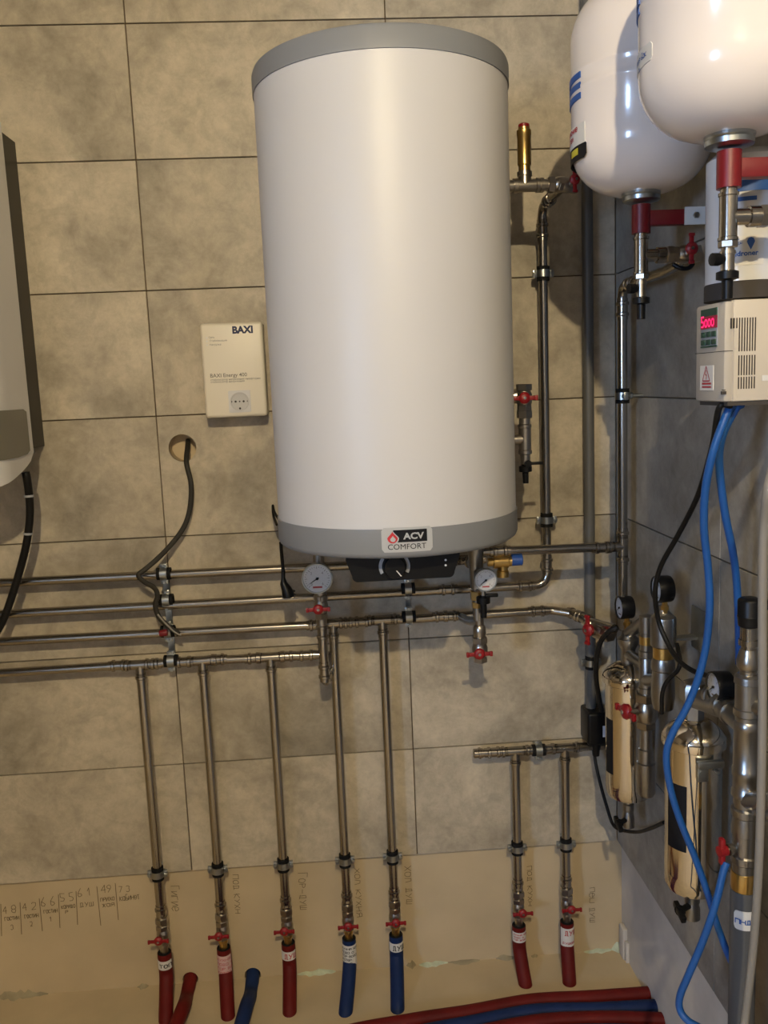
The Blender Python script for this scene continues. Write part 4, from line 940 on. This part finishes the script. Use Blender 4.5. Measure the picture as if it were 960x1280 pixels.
fl(F1, 'drain_pipe', FX, FY, [(990, .010), (1003, .010), (1004, .0135), (1012, .0135), (1013, .011), (1020, .0145), (1032, .0145), (1034, .009)], 793, 'cast')
zc = Q(793, 1022, FY).z
part(F1, 'drain_handle', MB().lathe((FX-.01, FY-.008, zc), (-1, -.7, 0), [(0, .006), (.02, .006), (.02, .010), (.028, .010), (.028, 0)], 12).box((FX-.032, FY-.024, zc), (.010, .044, .013), .002, (V((1, 0, 0)), V((0, .97, .24)), V((0, -.24, .97)))), 'black')
gauge(V((FX-.012, FY-.01, Q(777, 758, FY).z)), 'black pressure gauge above the filter by the room corner', .0265, math.radians(-88), True, 'black cased pressure gauges')
O = thing('filter_manifold', 'cast steel pipe stack with elbow between the two filters', 'fitting', (1.079, -.40, .66))
AX_, AY_ = 1.079, -.40
fl(O, 'stack', AX_, AY_, [(768, .006), (770, .0155), (790, .0155), (791, .013), (795, .013)], 809, 'cast')
fl(O, 'brass_ring', AX_, AY_, [(795, .0145), (805, .0145)], 809, 'brass')
fl(O, 'lower_stack', AX_, AY_, [(805, .0135), (812, .0135), (813, .016), (820, .016), (821, .0145), (822, .0155), (858, .0155), (859, .0175), (866, .0175), (867, .015), (872, .0175), (880, .0175), (881, .013), (935, .013), (936, .016), (952, .0165), (953, .020), (990, .020), (994, .015), (995, 0)], 811, 'cast')
part(O, 'elbow', MB().tube(bend([V((AX_, AY_, Q(809, 785, AY_).z)), V((AX_, AY_, Q(809, 775, AY_).z)), V((FX, FY, Q(782, 792, FY).z))], .02), .013, 16), 'cast')
part(O, 'cross_link', MB().tube([V((AX_, AY_, Q(809, 832, AY_).z)), V((FX, FY, Q(781, 818, FY).z))], .013, 16).tube([V((AX_, AY_, Q(809, 850, AY_).z)), V((1.077, -.5, Q(829, 850, -.5).z))], .014, 16), 'cast')
valve(V((AX_, AY_, Q(810, 888, AY_).z)), 'ball valve with red butterfly handle between the two filters', (0, 0, math.radians(-80)), scale=1.5)
valve(Q(750, 788, -.17), 'ball valve with upright red handle at the end of third pipe line', axes((.45, -.89, 0), (0, 0, -1)), scale=1.35)
# second stack with gauge
BX, BY2 = 1.077, -.50
O = thing('check_valve_stack', 'thick steel check valve stack under the middle black gauge', 'fitting', (BX, BY2, .84))
fl(O, 'body', BX, BY2, [(757, .010), (764, .012), (768, .018), (771, .0245), (774, .0255), (806, .0255), (808, .022)], 829, 'cast')
fl(O, 'brass_band', BX, BY2, [(807, .0205), (822, .0205)], 830, 'brass')
fl(O, 'lower_body', BX, BY2, [(822, .021), (828, .024), (836, .024), (838, .021), (850, .023), (870, .024), (885, .020), (890, 0)], 831, 'cast')
part(O, 'mounting_plate', MB().b3(XR-.004, XR, BY2-.05, BY2+.02, Q(850, 812, BY2).z, Q(850, 760, BY2).z, .001).b3(BX, XR, BY2-.012, BY2+.012, Q(830, 800, BY2).z, Q(830, 797, BY2).z), 'zinc')
gauge(V((BX-.006, BY2-.008, Q(829, 735, BY2).z)), 'black pressure gauge on brass stem above the check valve stack', .0275, math.radians(-88), True, 'black cased pressure gauges')
# filter 2
F2X, F2Y = 1.078, -.65
F2 = thing('filter_housing', 'polished steel filter housing crossed by the blue cable', 'filter', (F2X, F2Y, Q(868, 1110, F2Y).z), 'polished steel filter housings')
fl(F2, 'housing', F2X, F2Y, [(925, .052), (930, .052), (1085, .0515), (1100, .0515), (1107, .046), (1109, .012), (1111, 0)], 866, 'mirror', 40)
fl(F2, 'lid', F2X, F2Y, [(897, .012), (901, .032), (909, .047), (916, .0555), (921, .0565), (927, .0565), (930, .053), (931, 0)], 866, 'mirror', 40)
fl(F2, 'clamp_ring', F2X, F2Y, [(918, .0555), (919, .058), (924, .0585), (928, .058), (929, .0555)], 866, 'mirror', 40)
lz = Q(880, 945, F2Y).z
part(F2, 'clamp_latch', MB().box((F2X+.005, F2Y-.061, lz+.012), (.05, .012, .014), .003).box((F2X-.008, F2Y-.058, lz-.008), (.022, .008, .028), .003).cyl((F2X-.012, F2Y-.064, lz-.004), (F2X-.012, F2Y-.05, lz-.004), .004, 10).cyl((F2X+.02, F2Y-.064, lz-.004), (F2X+.02, F2Y-.05, lz-.004), .004, 10), 'zinc')
fl(F2, 'head', F2X, F2Y, [(850, .010), (853, .022), (858, .026), (875, .026), (878, .018), (898, .0185)], 862, 'cast', 6)
part(F2, 'label', MB().cylpatch(F2X, F2Y, .0518, -1.40, -.62, Q(840, 1052, F2Y).z, Q(840, 972, F2Y).z, .0006, 8), 'ink', 'black label')
fl(F2, 'drain_pipe', F2X, F2Y, [(1107, .011), (1117, .011), (1118, .0145), (1126, .0145), (1127, .012), (1134, .0155), (1146, .0155), (1148, .009)], 874, 'cast')
zc = Q(874, 1128, F2Y).z
part(F2, 'drain_handle', MB().lathe((F2X-.01, F2Y-.008, zc), (-1, -.6, 0), [(0, .006), (.022, .006), (.022, .010), (.030, .010), (.030, 0)], 12).box((F2X-.034, F2Y-.024, zc), (.010, .044, .013), .002, (V((1, 0, 0)), V((0, .97, .24)), V((0, -.24, .97)))), 'black')
# big column
GX2, GY2 = 1.081, -.85
O = thing('pump_column', 'thick steel fitting column on dark grey pipe near inverter', 'fitting', (GX2, GY2, 0))
fl(O, 'sensor_neck', GX2, GY2, [(780, .0135), (799, .0135), (799, .0155), (806, .0155), (807, .011), (811, .011)], 936, 'steel')
fl(O, 'union_nut', GX2, GY2, [(811, .013), (818, .0155), (826, .0185), (834, .0175), (838, .013), (846, .013)], 936, 'nickel', 12)
fl(O, 'upper_tee', GX2, GY2, [(842, .016), (845, .0205), (853, .0215), (854, .0195), (884, .0195), (885, .0215), (893, .0215), (895, .0185), (902, .0185)], 936, 'cast')
fl(O, 'main_pipe', GX2, GY2, [(900, .0185), (904, .0215), (911, .0215), (912, .0205), (958, .0205), (960, .0225), (968, .0225), (970, .0205), (985, .0205), (987, .0225), (994, .0225), (996, .019), (1010, .019)], 935, 'cast')
fl(O, 'lower_tee', GX2, GY2, [(1008, .020), (1010, .0225), (1018, .0225), (1020, .0195), (1034, .0215), (1042, .0215), (1043, .0195), (1066, .0195), (1068, .022), (1076, .022), (1078, .019), (1090, .019)], 933, 'cast')
fl(O, 'brass_union', GX2, GY2, [(1088, .0205), (1094, .0215), (1106, .0215), (1112, .0205)], 932, 'brass')
part(O, 'grey_pipe', MB().cyl((GX2, GY2, Q(930, 1110, GY2).z), (GX2, GY2, -.02), .0215, 24), 'pegrey')
tg = part(O, 'tag', MB().cylpatch(GX2, GY2, .0217, -1.15, .55, Q(925, 1154, GY2).z, Q(925, 1131, GY2).z, .0008, 12, .006), 'paper')
mb = MB(); strokes(mb, 'пнд 40'.replace('0', 'о'), lambda s, t: V((GX2+.0235*math.sin(-1.0+s/.0235), GY2-.0235*math.cos(-1.0+s/.0235), Q(925, 1146, GY2).z+t)), .011, .0018, 0, 5); part(tg, 'tag_print', mb, 'blueink')
za = Q(916, 905, GY2).z
part(O, 'side_branch', MB().tube([V((GX2, GY2, za-.005)), V((GX2-.001, GY2+.07, za-.002)), V((F2X, F2Y, Q(865, 872, F2Y).z))], .0195, 18).ring(V((GX2, GY2+.055, za-.003)), (0, 1, .02), .018, .0225, .010).ring(V((GX2, GY2+.085, za-.001)), (0, 1, .05), .018, .0225, .012).ring(V((GX2, GY2+.125, za+.003)), (0, 1, .1), .018, .0215, .010), 'cast')
part(O, 'front_boss', MB().lathe((GX2+.004, GY2, Q(936, 880, GY2).z), (.5, -1, 0), [(0, .015), (.030, .015), (.032, .011), (.032, 0)], 20).lathe((GX2+.004, GY2, Q(935, 1008, GY2).z), (.7, -1, 0), [(0, .0135), (.034, .0135), (.036, .010), (.06, .010)], 20), 'cast')
rz = Q(915, 1060, GY2).z
part(O, 'cock_stem', MB().lathe((GX2-.014, GY2, rz), (-1, -.25, 0), [(0, .008), (.012, .008), (.012, .010), (.018, .010), (.018, .006), (.024, .006)], 12), 'nickel')
part(O, 'cock_handle', MB().box((GX2-.042, GY2-.007, rz), (.009, .013, .046), .003).lathe((GX2-.034, GY2-.005, rz), (-1, -.25, 0), [(0, .009), (.014, .009), (.015, .004)], 14), 'red', 'red upright handle')
sn = thing('pressure_sensor', 'black round pressure sensor on top of the fitting column', 'sensor', (GX2, GY2, Q(936, 783, GY2).z))
fl(sn, 'head', GX2, GY2, [(747, .012), (749, .0165), (751, .0178), (769, .0178), (770, .0185), (772, .0178), (782, .0165), (784, .013)], 936, 'black')
part(sn, 'plug', MB().b3(GX2+.010, GX2+.036, GY2-.008, GY2+.008, Q(936, 763, GY2).z, Q(936, 751, GY2).z, .003), 'black')
gauge(V((1.080, -.752, Q(903, 858, -.752).z)), 'black pressure gauge with bluish dial beside the fitting column', .0275, math.radians(-88), True, 'black cased pressure gauges')
# second column, half out of the picture, and the thin grey hose in front
O = thing('outlet_column', 'second steel fitting column behind the thin grey hose', 'fitting', (1.085, -.985, 0))
fl(O, 'fittings', 1.085, -.985, [(1000, .019), (1010, .023), (1022, .023), (1024, .020), (1060, .020), (1062, .024), (1074, .024), (1076, .020), (1110, .020), (1112, .0235), (1120, .0235), (1122, .019)], 968, 'cast')
part(O, 'link', MB().cyl((1.085, -.985, Q(968, 1005, -.985).z), (GX2, GY2, Q(935, 1000, GY2).z), .015, 16), 'cast')
part(O, 'pipe', MB().cyl((1.085, -.985, Q(965, 1120, -.985).z), (1.085, -.985, -.01), .0205, 20), 'pegrey')
fl(O, 'lower_ring', 1.085, -.985, [(1212, .020), (1214, .0245), (1226, .0245), (1228, .020)], 962, 'steel')
O = thing('grey_hose', 'thin grey hose hanging in front of the fitting column', 'hose', Q(930, 1275, -.96))
part(O, 'hose', MB().tube(spline([QX(985, 520, 1.14), Q(964, 590, -1.05), Q(955, 660, -1.04), Q(953, 760, -1.03), Q(953, 900, -1.02), Q(951, 1000, -1.01), Q(948, 1090, -1.0), Q(942, 1180, -.98), Q(933, 1260, -.96), Q(926, 1330, -.93), QZ(920, 1480, 0.0)]), .0062, 12), 'hose')

# black plug with its lead
PX = Q(744, 912, -.05)
O = thing('mains_adapter', 'black mains adapter plugged in beside the corner filter', 'adapter', (PX.x, -.03, PX.z-.03))
part(O, 'adapter_body', MB().b3(PX.x-.026, PX.x+.030, -.075, 0.0, Q(744, 932, -.07).z, Q(744, 891, -.07).z, .008, 3), 'black')
part(O, 'neck', MB().lathe((PX.x, -.055, Q(744, 925, -.055).z), (0, 0, -1), [(0, .016), (.03, .010), (.042, .009), (.042, .004)], 14), 'black')
part(O, 'rating_label', MB().b3(PX.x+.012, PX.x+.029, -.0757, -.074, Q(744, 922, -.075).z, Q(744, 908, -.075).z), 'bluedial')
part(O, 'lead', MB().tube(spline([Q(744, 934, -.055), Q(744, 950, -.06), Q(750, 978, -.08), Q(759, 1010, -.10), Q(766, 1030, -.12), Q(775, 1037, -.16), Q(795, 1040, -.24), Q(812, 1036, -.34), Q(830, 1028, -.45)]), .0042, 10), 'cable')
def cable(name, label, pts, r, mt):
    t = thing(name, label, 'cable', V(pts[-1])); part(t, 'sheath', MB().tube(spline(pts, 10), r, 12), mt); return t
cable('black_cable', 'black cable looping down behind the corner filter head', [Q(772, 784, -.28), Q(762, 789, -.27), Q(752, 800, -.24), Q(746, 820, -.22), Q(745, 845, -.20), Q(748, 868, -.16), Q(752, 888, -.10)], .0060, 'cable')
cable('black_cable', 'long black cable from the inverter to the black gauges', [V((1.02, -.905, 1.5295)), Q(899, 510, -.905), Q(890, 560, -.86), Q(872, 620, -.76), Q(848, 668, -.68), Q(826, 708, -.62), Q(819, 740, -.60), Q(823, 775, -.58), Q(835, 805, -.60), Q(848, 825, -.64), Q(865, 838, -.68), Q(888, 846, -.73)], .0047, 'cable')
cable('black_cable', 'short black cable dropping over the check valve stack', [Q(846, 805, -.57), Q(850, 825, -.60), Q(847, 838, -.60), Q(835, 850, -.58), Q(828, 866, -.57), Q(827, 892, -.56)], .0042, 'cable')
cable('blue_cable', 'blue cable from inverter crossing in front of the filter', [V((1.035, -.885, 1.5295)), Q(911, 512, -.90), Q(893, 560, -.90), Q(882, 610, -.88), Q(880, 660, -.86), Q(885, 710, -.84), Q(887, 760, -.83), Q(882, 810, -.81), Q(872, 850, -.80), Q(858, 885, -.79), Q(840, 918, -.78), Q(833, 945, -.775), Q(838, 985, -.77), Q(850, 1025, -.77), Q(868, 1070, -.77), Q(884, 1115, -.78), Q(896, 1155, -.79), Q(911, 1195, -.80), Q(926, 1225, -.80)], .0062, 'bluecab')
cable('blue_cable', 'blue cable passing behind the black pressure sensor', [V((1.045, -.885, 1.5295)), Q(919, 512, -.89), Q(903, 545, -.88), Q(899, 580, -.86), Q(906, 640, -.84), Q(916, 690, -.82), Q(921, 730, -.80), Q(923, 780, -.79), Q(924, 830, -.785)], .0062, 'bluecab')
cable('blue_cable', 'blue cable hanging below red handle and curling at the floor', [V((GX2-.036, GY2-.012, rz-.018)), Q(904, 1090, -.865), Q(897, 1120, -.87), Q(888, 1150, -.87), Q(875, 1185, -.86), Q(860, 1220, -.85), Q(850, 1245, -.84), Q(850, 1262, -.84), Q(860, 1276, -.85), Q(885, 1292, -.86), Q(915, 1330, -.87), Q(930, 1400, -.88)], .0062, 'bluecab')

# ------------------------------------------------------------------ sleeved pipes on the floor
def fpipe(name, label, pts, mt, r=.0182, group=None):
    t = thing(name, label, 'pipe', V(pts[0]), group); part(t, 'sleeve', MB().tube(spline(pts, 8), r, 18), mt); return t
fpipe('floor_pipe', 'red sleeved pipe bending from a hole in the plaster', [V((RH.x, .045, RH.z)), V((RH.x, .01, RH.z)), V((RH.x-.002, -.045, RH.z-.012)), QZ(228, 1262, .025), QZ(214, 1296, .020), QZ(195, 1345, .019), QZ(190, 1430, .019)], 'redins')
fpipe('floor_pipe', 'blue sleeved pipe bending from a hole in the plaster', [V((BH.x, .045, BH.z)), V((BH.x, .01, BH.z)), V((BH.x-.001, -.045, BH.z-.012)), QZ(308, 1258, .025), QZ(298, 1295, .020), QZ(285, 1345, .019), QZ(280, 1430, .019)], 'blueins')
for k, (mt, nm) in enumerate((('redins', 'red sleeved floor pipe closest to the plaster wall'), ('blueins', 'blue sleeved floor pipe next to the red one by the wall'), ('redins', 'second red sleeved floor pipe, between the two blue ones'), ('blueins', 'blue sleeved floor pipe outside the second red one'), ('redins', 'third red sleeved floor pipe, out beyond the blue ones'))):
    y = -.190-.0375*k; w = random.Random(k)
    fpipe('floor_pipe', nm, [V((XR+.030, y-.005-.01*k, .0182)), V((1.02, y-.006+w.uniform(-.004, .004), .0185)), V((.86, y+w.uniform(-.005, .005), .0182)), V((.70, y-.018, .0182)), V((.55, y-.032-.008*k, .0182)), V((.36, y-.062-.02*k, .0182)), V((.15, y-.15-.03*k, .0182)), V((-.1, y-.34-.04*k, .0182))], mt)
